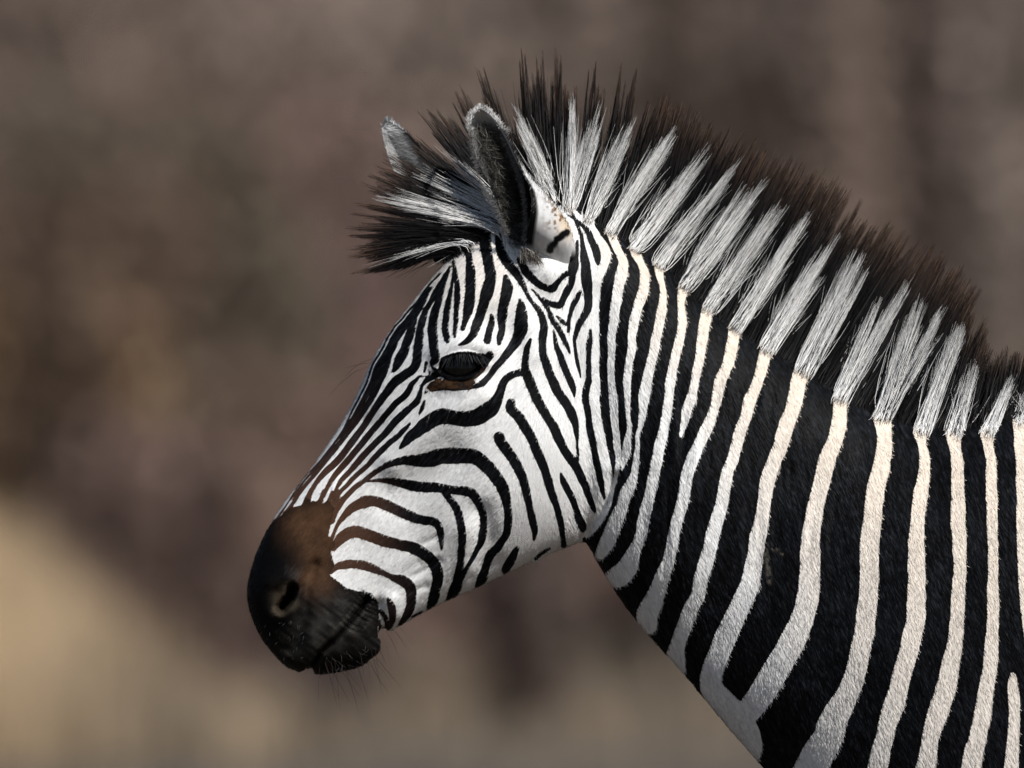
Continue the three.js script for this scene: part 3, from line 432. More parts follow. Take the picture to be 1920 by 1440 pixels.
function nearPaint([x, y], v, q, inner) {
  const n = noise2(x * 0.22, y * 0.1), f = 0.85 + 0.3 * n;
  if (inner) {
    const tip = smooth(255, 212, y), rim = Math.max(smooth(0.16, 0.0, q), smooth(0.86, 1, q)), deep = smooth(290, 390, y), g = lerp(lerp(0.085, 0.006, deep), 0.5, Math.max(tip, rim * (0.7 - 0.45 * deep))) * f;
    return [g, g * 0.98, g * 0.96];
  }
  let w = 1 - (smooth(0.945, 0.965, q) * smooth(475, 455, y) * smooth(222, 250, y));      // dark band behind the rim
  w *= 1 - smooth(9, 5, distTo(x, y, earStripe) + (n - 0.5) * 4) ;
  w *= 1 - smooth(6, 3, distTo(x, y, earStripe2));
  const sp = smooth(0.56, 0.7, noise2(x * 0.2 + 4, y * 0.2)) * smooth(1005, 1045, x) * smooth(450, 420, y), cream = smooth(1030, 1065, x) * smooth(470, 420, y);
  w *= 1 - 0.95 * smooth(330, 290, y) * smooth(235, 262, y);
  w *= lerp(1, smooth(0.25, 0.75, pick(A8, x, y, 0)), smooth(462, 486, y));
  return [lerp(0.003, lerp(0.60, 0.62, cream) * f * (1 - 0.7 * sp), w), lerp(0.003, lerp(0.60, 0.50, cream) * f * (1 - 0.8 * sp), w), lerp(0.003, lerp(0.60, 0.36, cream) * f * (1 - 0.88 * sp), w)];
}
function farPaint([x, y], v, q, inner) {
  const f = 0.8 + 0.4 * noise2(x * 0.25, y * 0.12), tip = smooth(252, 232, y);
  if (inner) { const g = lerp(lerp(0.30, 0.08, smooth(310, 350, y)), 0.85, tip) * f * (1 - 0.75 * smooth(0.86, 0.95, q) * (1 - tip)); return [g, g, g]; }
  const g = lerp(0.006, 0.85, tip); return [g, g, g];
}
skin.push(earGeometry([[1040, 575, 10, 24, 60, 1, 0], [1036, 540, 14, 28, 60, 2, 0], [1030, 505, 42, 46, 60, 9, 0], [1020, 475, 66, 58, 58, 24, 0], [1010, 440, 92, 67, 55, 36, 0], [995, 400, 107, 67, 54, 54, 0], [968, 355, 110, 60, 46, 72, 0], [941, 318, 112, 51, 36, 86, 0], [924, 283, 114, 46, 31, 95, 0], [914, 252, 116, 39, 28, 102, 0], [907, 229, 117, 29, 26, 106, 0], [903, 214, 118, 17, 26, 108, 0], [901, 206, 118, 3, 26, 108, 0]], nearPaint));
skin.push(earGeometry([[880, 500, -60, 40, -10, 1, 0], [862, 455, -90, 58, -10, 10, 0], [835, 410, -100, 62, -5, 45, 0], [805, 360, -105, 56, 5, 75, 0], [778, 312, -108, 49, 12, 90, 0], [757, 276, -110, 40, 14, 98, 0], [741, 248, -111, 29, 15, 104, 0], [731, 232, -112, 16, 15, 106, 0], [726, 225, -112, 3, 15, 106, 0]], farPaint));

const zebra = new THREE.Group(); zebra.name = numbered('zebra');
tag(zebra, 'young zebra standing in profile facing left, head lowered, mane upright', 'zebra');
scene.add(zebra);
const body = mesh('body', mergeGeometries(skin.map((g) => g)), coatMat, zebra);

// ---------------------------------------------------------------- eyes
const eyeMat = new THREE.MeshPhysicalMaterial({ color: new THREE.Color().setRGB(0.003, 0.0025, 0.0025), roughness: 0.07, specularIntensity: 0.6 });
for (const s of [1, -1]) {
  const g = new THREE.SphereGeometry(41 * K, 40, 28); g.scale(1, 0.92, 0.62);
  const e = mesh('eye', g, eyeMat, zebra); e.position.set(wx(EX + 1), wy(EY + 2), s * (eyeH - 30) * K);
  const rim = [[828, 698], [838, 705], [852, 709], [866, 710.5], [881, 708], [893, 701], [901, 692]].map(([x, y]) => new THREE.Vector3(wx(x) - e.position.x, wy(y) - e.position.y, s * (halfWidth(x, y) + 0.6) * K - e.position.z));
  mesh('wet_rim', new THREE.TubeGeometry(new THREE.CatmullRomCurve3(rim), 40, 2.1 * K, 8), eyeMat, e);
}

// ---------------------------------------------------------------- hair: tapered ribbons
class Hair {
  constructor() { this.p = []; this.c = []; this.i = []; this.n = []; }
  // points in drawing units [x, y, z], colours at the same points, width at the root, taper; twist turns the ribbon about its own line
  add(pts, cols, width, twist, normal, taper = 0.7) {
    const n = pts.length, base = this.p.length / 3, t = new THREE.Vector3(), s = new THREE.Vector3(), f = new THREE.Vector3();
    for (let i = 0; i < n; i++) {
      const a = pts[Math.max(0, i - 1)], b = pts[Math.min(n - 1, i + 1)], p = pts[i];
      t.set(b[0] - a[0], b[1] - a[1], b[2] - a[2]).normalize(); s.set(-t.y, t.x, 0).normalize(); f.crossVectors(t, s);
      s.multiplyScalar(Math.cos(twist)).addScaledVector(f, Math.sin(twist));
      const w = width * 0.5 * (1 - taper * Math.pow(i / (n - 1), 2.2)) * (i ? 1 : 0.5), c = cols[i];
      this.p.push(wx(p[0] + s.x * w), wy(p[1] + s.y * w), (p[2] + s.z * w) * K, wx(p[0] - s.x * w), wy(p[1] - s.y * w), (p[2] - s.z * w) * K);
      this.c.push(...c, ...c);
      if (normal) f.set(normal[0], -normal[1], normal[2]).addScaledVector(t.set(t.x, -t.y, t.z), -0.6 * (normal[0] * t.x - normal[1] * t.y + normal[2] * t.z)).normalize();      // shade with the skin it lies on
      else f.crossVectors(t.set(t.x, -t.y, t.z), s.set(s.x, -s.y, s.z)).normalize();
      this.n.push(f.x, f.y, f.z, f.x, f.y, f.z);
      if (i) {
        const q = base + 2 * (i - 1), P = this.p, o = 3 * q, ax = P[o + 3] - P[o], ay = P[o + 4] - P[o + 1], az = P[o + 5] - P[o + 2], bx = P[o + 6] - P[o], by = P[o + 7] - P[o + 1], bz = P[o + 8] - P[o + 2];
        const front = (ay * bz - az * by) * this.n[o] + (az * bx - ax * bz) * this.n[o + 1] + (ax * by - ay * bx) * this.n[o + 2] > 0;      // the side that faces the way it is shaded
        front ? this.i.push(q, q + 1, q + 2, q + 1, q + 3, q + 2) : this.i.push(q, q + 2, q + 1, q + 1, q + 2, q + 3);
      }
    }
  }
  build(name, parent, kind) { const m = mesh(name, geometry(this.p, this.n, this.i, { color: this.c }), hairMat, parent); if (kind) m.userData.kind = kind; return m; }
}
const R = rng(11), gauss = () => (R() + R() + R() + R() - 2) * 0.87;
const WHITE = [0.9, 0.895, 0.88], BLACK = [0.0042, 0.0038, 0.0042], BROWN = [0.021, 0.0135, 0.012], RUST = [0.12, 0.073, 0.048];
const mix = (a, b, t) => [lerp(a[0], b[0], t), lerp(a[1], b[1], t), lerp(a[2], b[2], t)];
// a lock: root, tip, root half-spread along the crest, tip half-spread, hairs, kind, z of root and tip, bend
function lock(H, rx, ry, tx, ty, rs, ts, count, kind, zc = 0, bend = 0) {
  const L = Math.hypot(tx - rx, ty - ry), dx = (tx - rx) / L, dy = (ty - ry) / L, white = kind === 'w', subs = [];
  for (let j = 0; j < (white ? 12 : 8); j++) { const o = gauss(); subs.push([o, white ? 0.74 + 0.38 * Math.pow(R(), 0.8) - 0.08 * Math.abs(o) : 0.84 + 0.24 * R(), gauss() * 5, (R() < 0.5 ? -1 : 1) * (0.6 + 0.6 * R())]); }
  for (let i = 0; i < count; i++) {
    const [so, sl, sb, sz] = subs[Math.floor(R() * subs.length)], u = white ? lerp(R() * 2.4 - 1.2, so, 0.3) : clamp(lerp(gauss(), so, 0.45), -1.25, 1.25), stray = R() < 0.09, len = L * sl * (white ? 0.3 + 0.76 * Math.pow(R(), 0.85) : 0.5 + 0.53 * Math.pow(R(), 0.5)) * (stray ? 0.85 : 1);
    const off = (so + gauss() * (white ? 0.3 : 0.2)) * ts * 1.25 + (stray ? gauss() * 26 : 0), bd = bend + sb + gauss() * (stray ? 9 : 2.5), M = 6, pts = [], cols = [];
    const q0 = white ? Math.sqrt(R()) * 50 - 15 : R() * 44 - 2, dk = white && R() < 0.24;
    const a = [rx - dy * u * rs + dx * q0, ry + dx * u * rs + dy * q0], ex = rx + dx * len - dy * off, ey = ry + dy * len + dx * off;
    const hw = halfWidth(a[0], a[1]) + 1.5, z0 = zc === 0 ? (R() < 0.5 ? -1 : 1) * (R() < 0.35 ? hw * 0.92 : hw * R()) : (hw + 1 + 2 * R()) * (R() < 0.75 ? 1 : -1) * (1 + 0.12 * R()), z1 = (white ? Math.sign(z0) * (15 + 16 * R()) : Math.sign(z0) * R() * 15) + sz * (white ? 4 : 3) + (stray ? 8 * R() : 0);
    const tint = 0.66 + 0.44 * Math.pow(R(), 0.6), cut = 0.55 + 0.4 * R(), rust = Math.pow(R(), 1.3);
    for (let k = 0; k < M; k++) {
      const t = k / (M - 1), b = bd * 4 * t * (1 - t), w = R() * 1.2 * t, e = Math.pow(t, 1.25);       // a lock keeps its width near the root, then runs out to points
      const along = len * t, side = lerp((a[0] - rx) * -dy + (a[1] - ry) * dx, off, e) + b, start = (a[0] - rx) * dx + (a[1] - ry) * dy;
      pts.push([rx + dx * lerp(start, along, t) - dy * side + w, ry + dy * lerp(start, along, t) + dx * side, lerp(z0, z1, t) + (white ? 9 * Math.sign(z0) * smooth(0, 0.2, t) * (1 - t) : 0)]);
      cols.push(white && !dk ? mix(mix([0.76, 0.69, 0.6], WHITE, smooth(0, 0.22, t)).map((v) => v * tint * lerp(1.08, 0.82, t)), BROWN, smooth(cut + 0.25, 1.15, t) * 0.5) : mix(BLACK, mix(BROWN, RUST, rust * smooth(0.75, 1, t)), smooth(0.8, 1.06, t * len / L) * (0.4 + 0.6 * rust)));
    }
    H.add(pts, cols, white ? 0.62 + 0.36 * R() : 0.95 + 0.5 * R(), gauss() * 0.5, [gauss() * 0.45, gauss() * 0.4 - 0.6, Math.sign(z0) * 0.8], white ? 0.8 : 0.7);
  }
}
const mane = new Hair(), forelock = new Hair();
// dark fill along the whole crest
const BPAIR = rowsOf([1070, 388, 1113, 150, 1100, 408, 1160, 160, 1128, 430, 1190, 170, 1165, 452, 1245, 200, 1210, 482, 1295, 222, 1255, 515, 1375, 262, 1300, 560, 1430, 300, 1345, 600, 1490, 322, 1405, 640, 1555, 358, 1470, 680, 1622, 415, 1540, 725, 1700, 462, 1612, 770, 1765, 502, 1685, 798, 1812, 545, 1750, 812, 1832, 610, 1800, 815, 1838, 665], 4);
for (const [a, b, c, d] of spline(BPAIR, 4)) if (a > 1150) lock(mane, a, b, c, d, 20, 20, 640, 'k');
for (const [a, b, c, d] of spline(rowsOf([1835, 812, 1866, 672, 1880, 800, 1905, 660, 1935, 790, 1965, 690, 2000, 792, 2040, 700], 4), 3)) lock(mane, a, b, c, d, 16, 16, 330, 'k');
// separate dark locks at the front of the mane
const DK = (...a) => { for (const [x, y, u, v, s] of rowsOf(a, 5)) { lock(mane, x, y, u, v, 15, s, 420, 'k'); lock(mane, x, y, lerp(x, u, 0.8), lerp(y, v, 0.8), 20, s * 1.6, 200, 'k'); } };
DK(985, 402, 903, 140, 9, 992, 398, 925, 180, 12, 1003, 392, 980, 116, 7, 1015, 390, 1000, 160, 14, 1028, 388, 1011, 116, 7, 1045, 388, 1047, 116, 8, 1062, 390, 1062, 165, 12, 1088, 402, 1113, 132, 7, 1095, 408, 1118, 175, 10, 1122, 430, 1165, 146, 8, 1135, 436, 1187, 158, 9, 1152, 448, 1214, 198, 6, 1168, 455, 1243, 200, 7, 1178, 465, 1268, 208, 10);
// pale locks
const WH = (...a) => { for (const [x, y, u, v, s, t, n] of rowsOf(a, 7)) lock(mane, x, y, u, v, s * 1.12, x > 1130 ? t * 1.02 : t, Math.round(n * 2), 'w', 34); };
WH(1040, 372, 968, 215, 10, 9, 300, 1030, 380, 985, 250, 9, 10, 130, 1064, 386, 1072, 196, 12, 8, 420, 1072, 388, 1122, 215, 9, 12, 320, 1104, 410, 1180, 238, 10, 11, 420, 1108, 412, 1165, 262, 9, 12, 200, 1147, 434, 1254, 262, 12, 12, 560, 1190, 463, 1318, 290, 13, 14, 640, 1240, 496, 1372, 322, 14, 14, 680, 1285, 537, 1415, 362, 14, 16, 640, 1330, 580, 1466, 392, 15, 16, 660, 1380, 615, 1505, 422, 15, 18, 700, 1440, 655, 1560, 462, 16, 18, 740, 1505, 697, 1607, 495, 17, 17, 740, 1570, 748, 1642, 575, 12, 9, 330, 1582, 748, 1696, 542, 12, 10, 420, 1648, 782, 1722, 575, 14, 12, 480, 1662, 782, 1762, 590, 13, 14, 460, 1727, 808, 1796, 618, 17, 16, 640, 1788, 812, 1822, 690, 16, 9, 420, 1850, 810, 1895, 712, 15, 12, 340, 1912, 790, 1940, 735, 18, 14, 260);
// forelock: dark mass blown forward between the ears, pale streaks in it
const FK = (...a) => { for (const [x, y, u, v, s, b, n] of rowsOf(a, 7)) lock(forelock, x, y, u, v, 12, s, n, 'k', 0, b); };
FK(855, 484, 700, 506, 8, 16, 240, 868, 478, 678, 508, 8, 20, 420, 880, 472, 668, 478, 12, 22, 460, 888, 466, 672, 452, 12, 16, 480, 905, 456, 668, 432, 14, 14, 520, 915, 450, 682, 400, 16, 8, 520, 925, 440, 692, 374, 14, 4, 520, 935, 432, 702, 345, 16, 0, 480, 945, 425, 716, 318, 14, -2, 480, 952, 415, 740, 300, 20, -4, 480, 955, 410, 770, 262, 22, -4, 480, 960, 408, 796, 214, 14, -4, 460, 965, 405, 830, 220, 18, -2, 440, 970, 402, 858, 176, 12, 0, 380, 978, 402, 875, 200, 16, 0, 360);
const FW = (...a) => { for (const [x, y, u, v, s, t, b, n] of rowsOf(a, 8)) lock(forelock, x, y, u, v, s, t, n, 'w', 42, b); };
FW(938, 436, 728, 376, 7, 9, 8, 520, 940, 434, 770, 384, 6, 12, 8, 160, 948, 420, 785, 322, 14, 26, 10, 230, 955, 412, 815, 285, 10, 26, 6, 150, 932, 440, 745, 350, 8, 16, 10, 90, 892, 464, 735, 478, 3, 10, 13, 34, 882, 470, 690, 498, 4, 14, 14, 40);
mane.build('mane', zebra); forelock.build('forelock', zebra);

// ---------------------------------------------------------------- hair of the ears, lashes, whiskers, short coat
const earHair = new Hair(), lashes = new Hair(), whiskers = new Hair(), fur = new Hair();
function wisp(H, x, y, z, ang, len, zd, col, width, bend = 0) {
  const c = Math.cos(ang), s = Math.sin(ang), pts = [], cols = [];
  for (let k = 0; k < 4; k++) { const t = k / 3; pts.push([x + c * len * t - s * bend * t * t, y + s * len * t + c * bend * t * t, z + zd * t]); cols.push(col); }
  H.add(pts, cols, width, gauss());
}
const EDGE = spline(rowsOf([945, 440, 125, 937, 425, 126, 925, 397, 130, 905, 367, 132, 890, 332, 132, 881, 290, 132, 876, 255, 128, 880, 225, 125, 890, 210, 122, 903, 204, 120, 918, 212, 122, 932, 228, 124, 945, 248, 128], 3), 40);
for (const [x, y, z] of EDGE) for (let i = 0; i < 6; i++) {
  const tipK = smooth(262, 225, y), g = lerp(0.13, 0.72, tipK) * (0.3 + 0.9 * R()); if (tipK < 0.4 && i > 2) continue;
  wisp(earHair, x + gauss() * 5 + (tipK < 0.5 ? 4 : 0), y + gauss() * 4, z - 6 + gauss() * 5, tipK > 0.5 ? -1.6 + gauss() * 0.7 : -0.25 + gauss() * 0.8, tipK > 0.5 ? 3 + 2.5 * R() : 5 + 10 * R() * R(), -5 * R(), [g, g * 0.98, g * 0.95], 0.6, gauss() * 5);
}
for (let i = 0; i < 2600; i++) {                          // long pale wisps inside the cup
  const t = R(), x = lerp(900, 970, t) + gauss() * 18, y = lerp(235, 460, t) + gauss() * 16, g = (0.02 + 0.4 * R() * R() * R()) * lerp(1.3, 0.7, t) * smooth(40, 0, x - lerp(900, 962, t));
  wisp(earHair, x, y, 78 + 26 * R(), 0.5 + gauss() * 1.1, 10 + 16 * R(), 18 * R(), [g, g * 0.95, g * 0.82], 0.6, gauss() * 8);
}
for (const [x, y, z] of spline(rowsOf([948, 252, 122, 962, 284, 126, 977, 322, 134, 987, 365, 142, 991, 410, 146, 990, 450, 148], 3), 60)) for (let i = 0; i < 5; i++) {
  const g = 0.05 + 0.3 * R() * R(); wisp(earHair, x - 3 + gauss() * 3, y, z - 8 + gauss() * 3, 2.6 + gauss() * 0.7, 4 + 7 * R(), -2, [g, g * 0.98, g * 0.95], 0.7, gauss() * 3);
}
for (let i = 0; i < 420; i++) {                          // tuft that closes the bottom of the cup
  const x = lerp(975, 1012, R()), y = 462 + 18 * R() + (x - 975) * 0.25, k = 0.3 + R(), dk = R() < 0.55; wisp(earHair, x, y, 128 + 20 * R(), 1.3 + gauss() * 0.8, 8 + 12 * R(), -6, dk ? [0.05 * k, 0.034 * k, 0.024 * k] : [0.4 * k, 0.38 * k, 0.35 * k], 0.7, gauss() * 4);
}
for (let i = 0; i < 900; i++) {                          // far ear
  const t = R(), x = lerp(722, 775, t) + gauss() * 14, y = lerp(238, 325, t) + gauss() * 8, tipK = smooth(255, 236, y), g = lerp(0.3, 0.75, tipK) * (0.5 + 0.7 * R());
  wisp(earHair, x, y, -84 + 10 * R(), 0.1 + gauss() * 0.6, 9 + 12 * R(), 4 * R(), [g, g, g], 0.6, gauss() * 5);
}
for (let i = 0; i < 75; i++) {
  const u = R(), x = lerp(836, 903, u), y = 667 - 7 * Math.sin(u * Math.PI) + 3 * R(), z = halfWidth(x, y - 6) - 1;
  wisp(lashes, x, y, z, 1.57 + (u - 0.4) * -0.9 + gauss() * 0.15, 14 + 16 * R(), 4 + 6 * R(), R() < 0.45 ? [0.03, 0.032, 0.036] : [0.008, 0.008, 0.009], 1.0, gauss() * 3);
}
for (let i = 0; i < 64; i++) { const x = lerp(600, 712, R()), y = 1262 - 0.35 * Math.max(0, x - 660) - 4 - 40 * R(), z = halfWidth(x, y) * (R() < 0.7 ? 1 : -1), long = R() < 0.25; wisp(whiskers, x, y, z, 1.2 + gauss() * 0.5, long ? 40 + 60 * R() : 6 + 9 * R(), 6, long ? [0.02, 0.016, 0.014] : [0.06, 0.057, 0.054], long ? 0.75 : 0.5, gauss() * 12); }
for (let i = 0; i < 40; i++) { const x = lerp(486, 570, R()), y = lerp(1160, 1235, R()); if (halfWidth(x, y) > 8) wisp(whiskers, x, y, halfWidth(x, y), 2 + gauss() * 0.7, 4 + 5 * R(), 5, [0.05, 0.05, 0.05], 0.5, gauss() * 4); }
for (const [x, y, a, l, b] of [[700, 672, 2.92, 60, -22], [697, 680, 3.05, 52, -6], [692, 686, 2.85, 90, -34], [722, 1180, 0.9, 60, 14], [716, 1190, 1.1, 70, 16], [730, 1172, 0.75, 55, 10], [745, 1170, 0.8, 45, 8], [692, 1236, 1.2, 70, -12], [670, 1248, 1.35, 60, -10]]) wisp(whiskers, x, y, 30, a, l, 8, [0.02, 0.016, 0.014], 0.8, b);
{ // short coat: fine hairs lying close to the skin, each the colour of the coat where it grows
  const g = skin[0], P = g.attributes.position.array, N = g.attributes.normal.array, n = P.length / 3;
  for (let i = 0; i < 210000; i++) {
    const k = Math.floor(R() * n), nz = N[3 * k + 2]; if (nz < -0.25) continue;
    const x = P[3 * k] / K + CX + gauss() * 1.5, y = (EYE - P[3 * k + 1]) / K + CY + gauss() * 1.5, z = P[3 * k + 2] / K;
    if (x > 1960 || y > 1470 || ((x - EX) / 50) ** 2 + ((y - EY) / 30) ** 2 < 1 || ((x - 540) / 16) ** 2 + ((y - 1120) / 26) ** 2 < 1) continue;
    const c = coatColor(x, y), muz = pick(P8, x, y, 0), [hx, hy] = lie(x, y), a = Math.atan2(hy, hx) + gauss() * 0.45, nx = N[3 * k], ny = -N[3 * k + 1], dn = Math.cos(a) * nx + Math.sin(a) * ny;
    const len = (muz > 0.5 ? 3.5 : lerp(4.5, 6.5, smooth(900, 1300, x))) * (0.6 + 0.8 * R()), lift = 0.12 + 0.12 * R(), ts = c[3] < 0.3 && R() < 0.015 ? 2.2 : 0.75 + 0.45 * R();
    const d = [Math.cos(a) - nx * dn, Math.sin(a) - ny * dn, -nz * dn], l = Math.hypot(...d) || 1, col = [c[0] * ts, c[1] * ts, c[2] * ts], pts = [];
    for (let q = 0; q < 3; q++) { const t = q / 2, up = lift * len * t * (1.2 - 0.4 * t); pts.push([x + d[0] / l * len * t + nx * up, y + d[1] / l * len * t + ny * up, z + d[2] / l * len * t + nz * up]); }
    fur.add(pts, [col, col, col], 0.8, gauss() * 0.3, [nx + gauss() * 0.16, ny + gauss() * 0.16, nz]);
  }
}
for (const [g, far] of [[skin[2], false], [skin[3], true]]) { // short hair on the ears
  const P = g.attributes.position.array, N = g.attributes.normal.array, C = g.attributes.color.array, n = P.length / 3;
  for (let i = 0; i < (far ? 3500 : 9000); i++) {
    const k = Math.floor(R() * n), x = P[3 * k] / K + CX + gauss(), y = (EYE - P[3 * k + 1]) / K + CY + gauss(), z = P[3 * k + 2] / K, up = -1.2 + (far ? -0.4 : 0) + gauss() * 0.4, nx = N[3 * k], ny = -N[3 * k + 1], nz = N[3 * k + 2], v = 0.75 + 0.5 * R(), col = [C[3 * k] * v, C[3 * k + 1] * v, C[3 * k + 2] * v], l = 4 + 4 * R(), pts = [];
    for (let q = 0; q < 3; q++) { const t = q / 2 * l; pts.push([x + Math.cos(up) * t + nx * t * 0.35, y + Math.sin(up) * t + ny * t * 0.35, z + nz * t * 0.35]); }
    earHair.add(pts, [col, col, col], 0.8, gauss() * 0.5, [nx + gauss() * 0.2, ny + gauss() * 0.2, nz + gauss() * 0.2]);
  }
}
earHair.build('ear_hair', zebra, 'stuff'); lashes.build('eyelashes', zebra, 'stuff'); whiskers.build('whiskers', zebra, 'stuff'); fur.build('coat_hair', zebra, 'stuff');
// ---------------------------------------------------------------- the bush behind
const at = (px, depth) => (px - CX) * K * depth / DIST;       // sideways place at a distance from the camera
const Rb = rng(77);
// ground: one sheet, nearly flat, rising gently behind the thicket
{
  const N = 150, P = [], U = [], I = [];
  for (let j = 0; j <= N; j++) for (let i = 0; i <= N; i++) {
    const x = lerp(-320, 320, i / N), z = lerp(60, -520, j / N), far = smooth(-95, -320, z);
    P.push(x, 34 * far * far + (z < -12 ? 0.05 * (fbm(x * 0.2, z * 0.2) - 0.5) : 0), z); U.push(x, z);
    if (i < N && j < N) { const a = j * (N + 1) + i; I.push(a, a + 1, a + N + 1, a + 1, a + N + 2, a + N + 1); }
  }
  const S = 512, d = new Uint8Array(S * S * 4);
  for (let y = 0; y < S; y++) for (let x = 0; x < S; x++) {
    const n = fbm(x * 0.03, y * 0.03), f = noise2(x * 0.4, y * 0.4), o = (y * S + x) * 4, t = smooth(0.3, 0.7, n);
    d[o] = toS(lerp(0.06, 0.088, t) * (0.8 + 0.4 * f)); d[o + 1] = toS(lerp(0.047, 0.068, t) * (0.8 + 0.4 * f)); d[o + 2] = toS(lerp(0.036, 0.047, t) * (0.8 + 0.4 * f)); d[o + 3] = 255;
  }
  const t = dataTex(d, S, S, true); t.wrapS = t.wrapT = THREE.RepeatWrapping; t.repeat.set(1 / 9, 1 / 9);
  const g = mesh('ground', geometry(P, null, I, { uv: U }), new THREE.MeshStandardMaterial({ map: t, roughness: 1 }), scene);
  tag(g, 'dry pale earth of the savanna behind the zebra', 'ground', null, 'structure');
}
const leafMat = new THREE.MeshStandardMaterial({ vertexColors: true, roughness: 0.95, side: THREE.DoubleSide });
// soft mass of small faces: blob list [x, y, z, rx, ry, rz, count, size, rgb]
function leaves(blobs, stretch = 1) {
  const P = [], C = [], I = [];
  for (const [x, y, z, rx, ry, rz, n, size, col] of blobs) for (let i = 0; i < n; i++) {
    let a, b, c; do { a = Rb() * 2 - 1; b = Rb() * 2 - 1; c = Rb() * 2 - 1; } while (a * a + b * b + c * c > 1);
    const px = x + a * rx, py = Math.max(0.03, y + b * ry), pz = z + c * rz, s = size * (0.6 + 0.8 * Rb()), v = 0.6 + 0.8 * Rb(), al = Rb() * 6.28, be = (Rb() - 0.5) * 2.4;
    const ux = Math.cos(al) * s, uz = Math.sin(al) * s, vx = -Math.sin(al) * Math.sin(be) * s * stretch, vy = Math.cos(be) * s * stretch, vz = Math.cos(al) * Math.sin(be) * s * stretch, o = P.length / 3;
    P.push(px - ux, py, pz - uz, px + vx, py - vy < 0.01 ? 0.01 : py - vy, pz + vz, px + ux, py, pz + uz, px - vx, py + vy, pz - vz);
    for (let k = 0; k < 4; k++) C.push(col[0] * v * 0.86, col[1] * v * 0.775, col[2] * v * 0.745);
    I.push(o, o + 1, o + 2, o, o + 2, o + 3);
  }
  return geometry(P, null, I, { color: C });
}
function limbs(list, col) {                                    // [x0,y0,z0, x1,y1,z1, r0,r1]
  const P = [], C = [], I = [], a = new THREE.Vector3(), b = new THREE.Vector3(), d = new THREE.Vector3(), s = new THREE.Vector3(), t = new THREE.Vector3();
  for (const [x0, y0, z0, x1, y1, z1, r0, r1] of list) {
    a.set(x0, y0, z0); b.set(x1, y1, z1); d.subVectors(b, a).normalize(); s.set(Math.abs(d.x) > 0.9 ? 0 : 1, Math.abs(d.x) > 0.9 ? 1 : 0, 0).cross(d).normalize(); t.crossVectors(d, s);
    const o = P.length / 3, v = 0.8 + 0.4 * Rb();
    for (const [p, r] of [[a, r0], [b, r1]]) for (let k = 0; k < 6; k++) { const c = Math.cos(k * 1.0472) * r, e = Math.sin(k * 1.0472) * r; P.push(p.x + s.x * c + t.x * e, p.y + s.y * c + t.y * e, p.z + s.z * c + t.z * e); C.push(col[0] * v, col[1] * v, col[2] * v); }
    for (let k = 0; k < 6; k++) { const q = o + k, w = o + (k + 1) % 6; I.push(q, w, q + 6, w, w + 6, q + 6); }
  }
  return geometry(P, null, I, { color: C });
}
// a leafless or half-leafless bush: stems from the ground and a loose crown of clumps
function bush(px, depth, width, height, col, label, twig = [0.16, 0.12, 0.10], low = 0.15, kind = 'dry_bush', cat = 'bush') {
  const x = at(px, depth), z = DIST - depth, g = new THREE.Group(); g.name = numbered(kind); g.position.set(x, 0, z); tag(g, label, cat); scene.add(g);
  const L = [], B = [], n = Math.round(9 + width * 4);
  for (let i = 0; i < n; i++) {
    const a = Rb() * 6.28, lean = (0.15 + 0.35 * Rb()) * width, h = height * (0.6 + 0.4 * Rb()), mx = Math.cos(a) * lean * 0.45, mz = Math.sin(a) * lean * 0.45;
    L.push([mx * 0.15, 0, mz * 0.15, mx, h * 0.5, mz, 0.03, 0.02], [mx, h * 0.5, mz, Math.cos(a) * lean, h, Math.sin(a) * lean, 0.02, 0.006]);
    for (let k = 0; k < 3; k++) { const t = 0.4 + 0.6 * Rb(), b = Rb() * 6.28; L.push([mx, h * 0.5, mz, mx + Math.cos(b) * 0.35 * width, h * (0.5 + 0.5 * t), mz + Math.sin(b) * 0.3 * width, 0.012, 0.003]); }
  }
  for (let i = 0; i < 16; i++) {
    const a = Rb() * 6.28, r = Math.sqrt(Rb()) * 0.5 * width, y = height * lerp(low, 0.92, Rb()), v = 0.87 + 0.26 * Rb();
    B.push([Math.cos(a) * r, y, Math.sin(a) * r * 0.8, width * 0.26, height * 0.2, width * 0.24, 230, 0.042, col.map((c) => c * v)]);
  }
  mesh('stems', limbs(L, twig), leafMat, g);
  mesh('twigs', leaves(B, 1.5), leafMat, g);
  return g;
}
const GREY = [0.278, 0.23, 0.19], MAUVE = [0.255, 0.193, 0.17], DUN = [0.25, 0.2, 0.16], DARK = [0.15, 0.116, 0.095], OLIVE = [0.17, 0.15, 0.112], TAN = [0.54, 0.40, 0.25];
bush(-120, 92, 2.2, 3.6, GREY, 'grey leafless bush in the top left corner of the blurred thicket');
bush(160, 96, 2.0, 3.9, GREY, 'pale grey tall bush behind the dark one at upper left');
bush(60, 84, 1.3, 2.25, [0.18, 0.132, 0.098], 'dark brown bush at the left edge above the pale grass');
bush(300, 86, 1.2, 2.5, OLIVE, 'dull green bush in front of the thicket, left of the forelock');
bush(500, 90, 2.1, 2.7, [0.275, 0.19, 0.165], 'reddish mauve bush behind the zebra\'s nose', [0.2, 0.14, 0.13]);
bush(430, 98, 2.6, 4.3, [0.29, 0.25, 0.22], 'tall pale brown bush above and left of the ears');
bush(760, 92, 2.0, 3.8, [0.29, 0.25, 0.215], 'tan grey bush above the forelock');
bush(1020, 98, 2.6, 4.3, [0.285, 0.25, 0.22], 'tall grey bush behind the top of the mane');
bush(1330, 92, 2.0, 3.9, [0.275, 0.235, 0.205], 'brown grey bush above the middle of the mane');
bush(1620, 90, 1.9, 3.6, DARK, 'dark bush above the back of the mane');
bush(1850, 96, 1.6, 4.0, [0.27, 0.245, 0.225], 'pale grey bush near the right edge of the view');
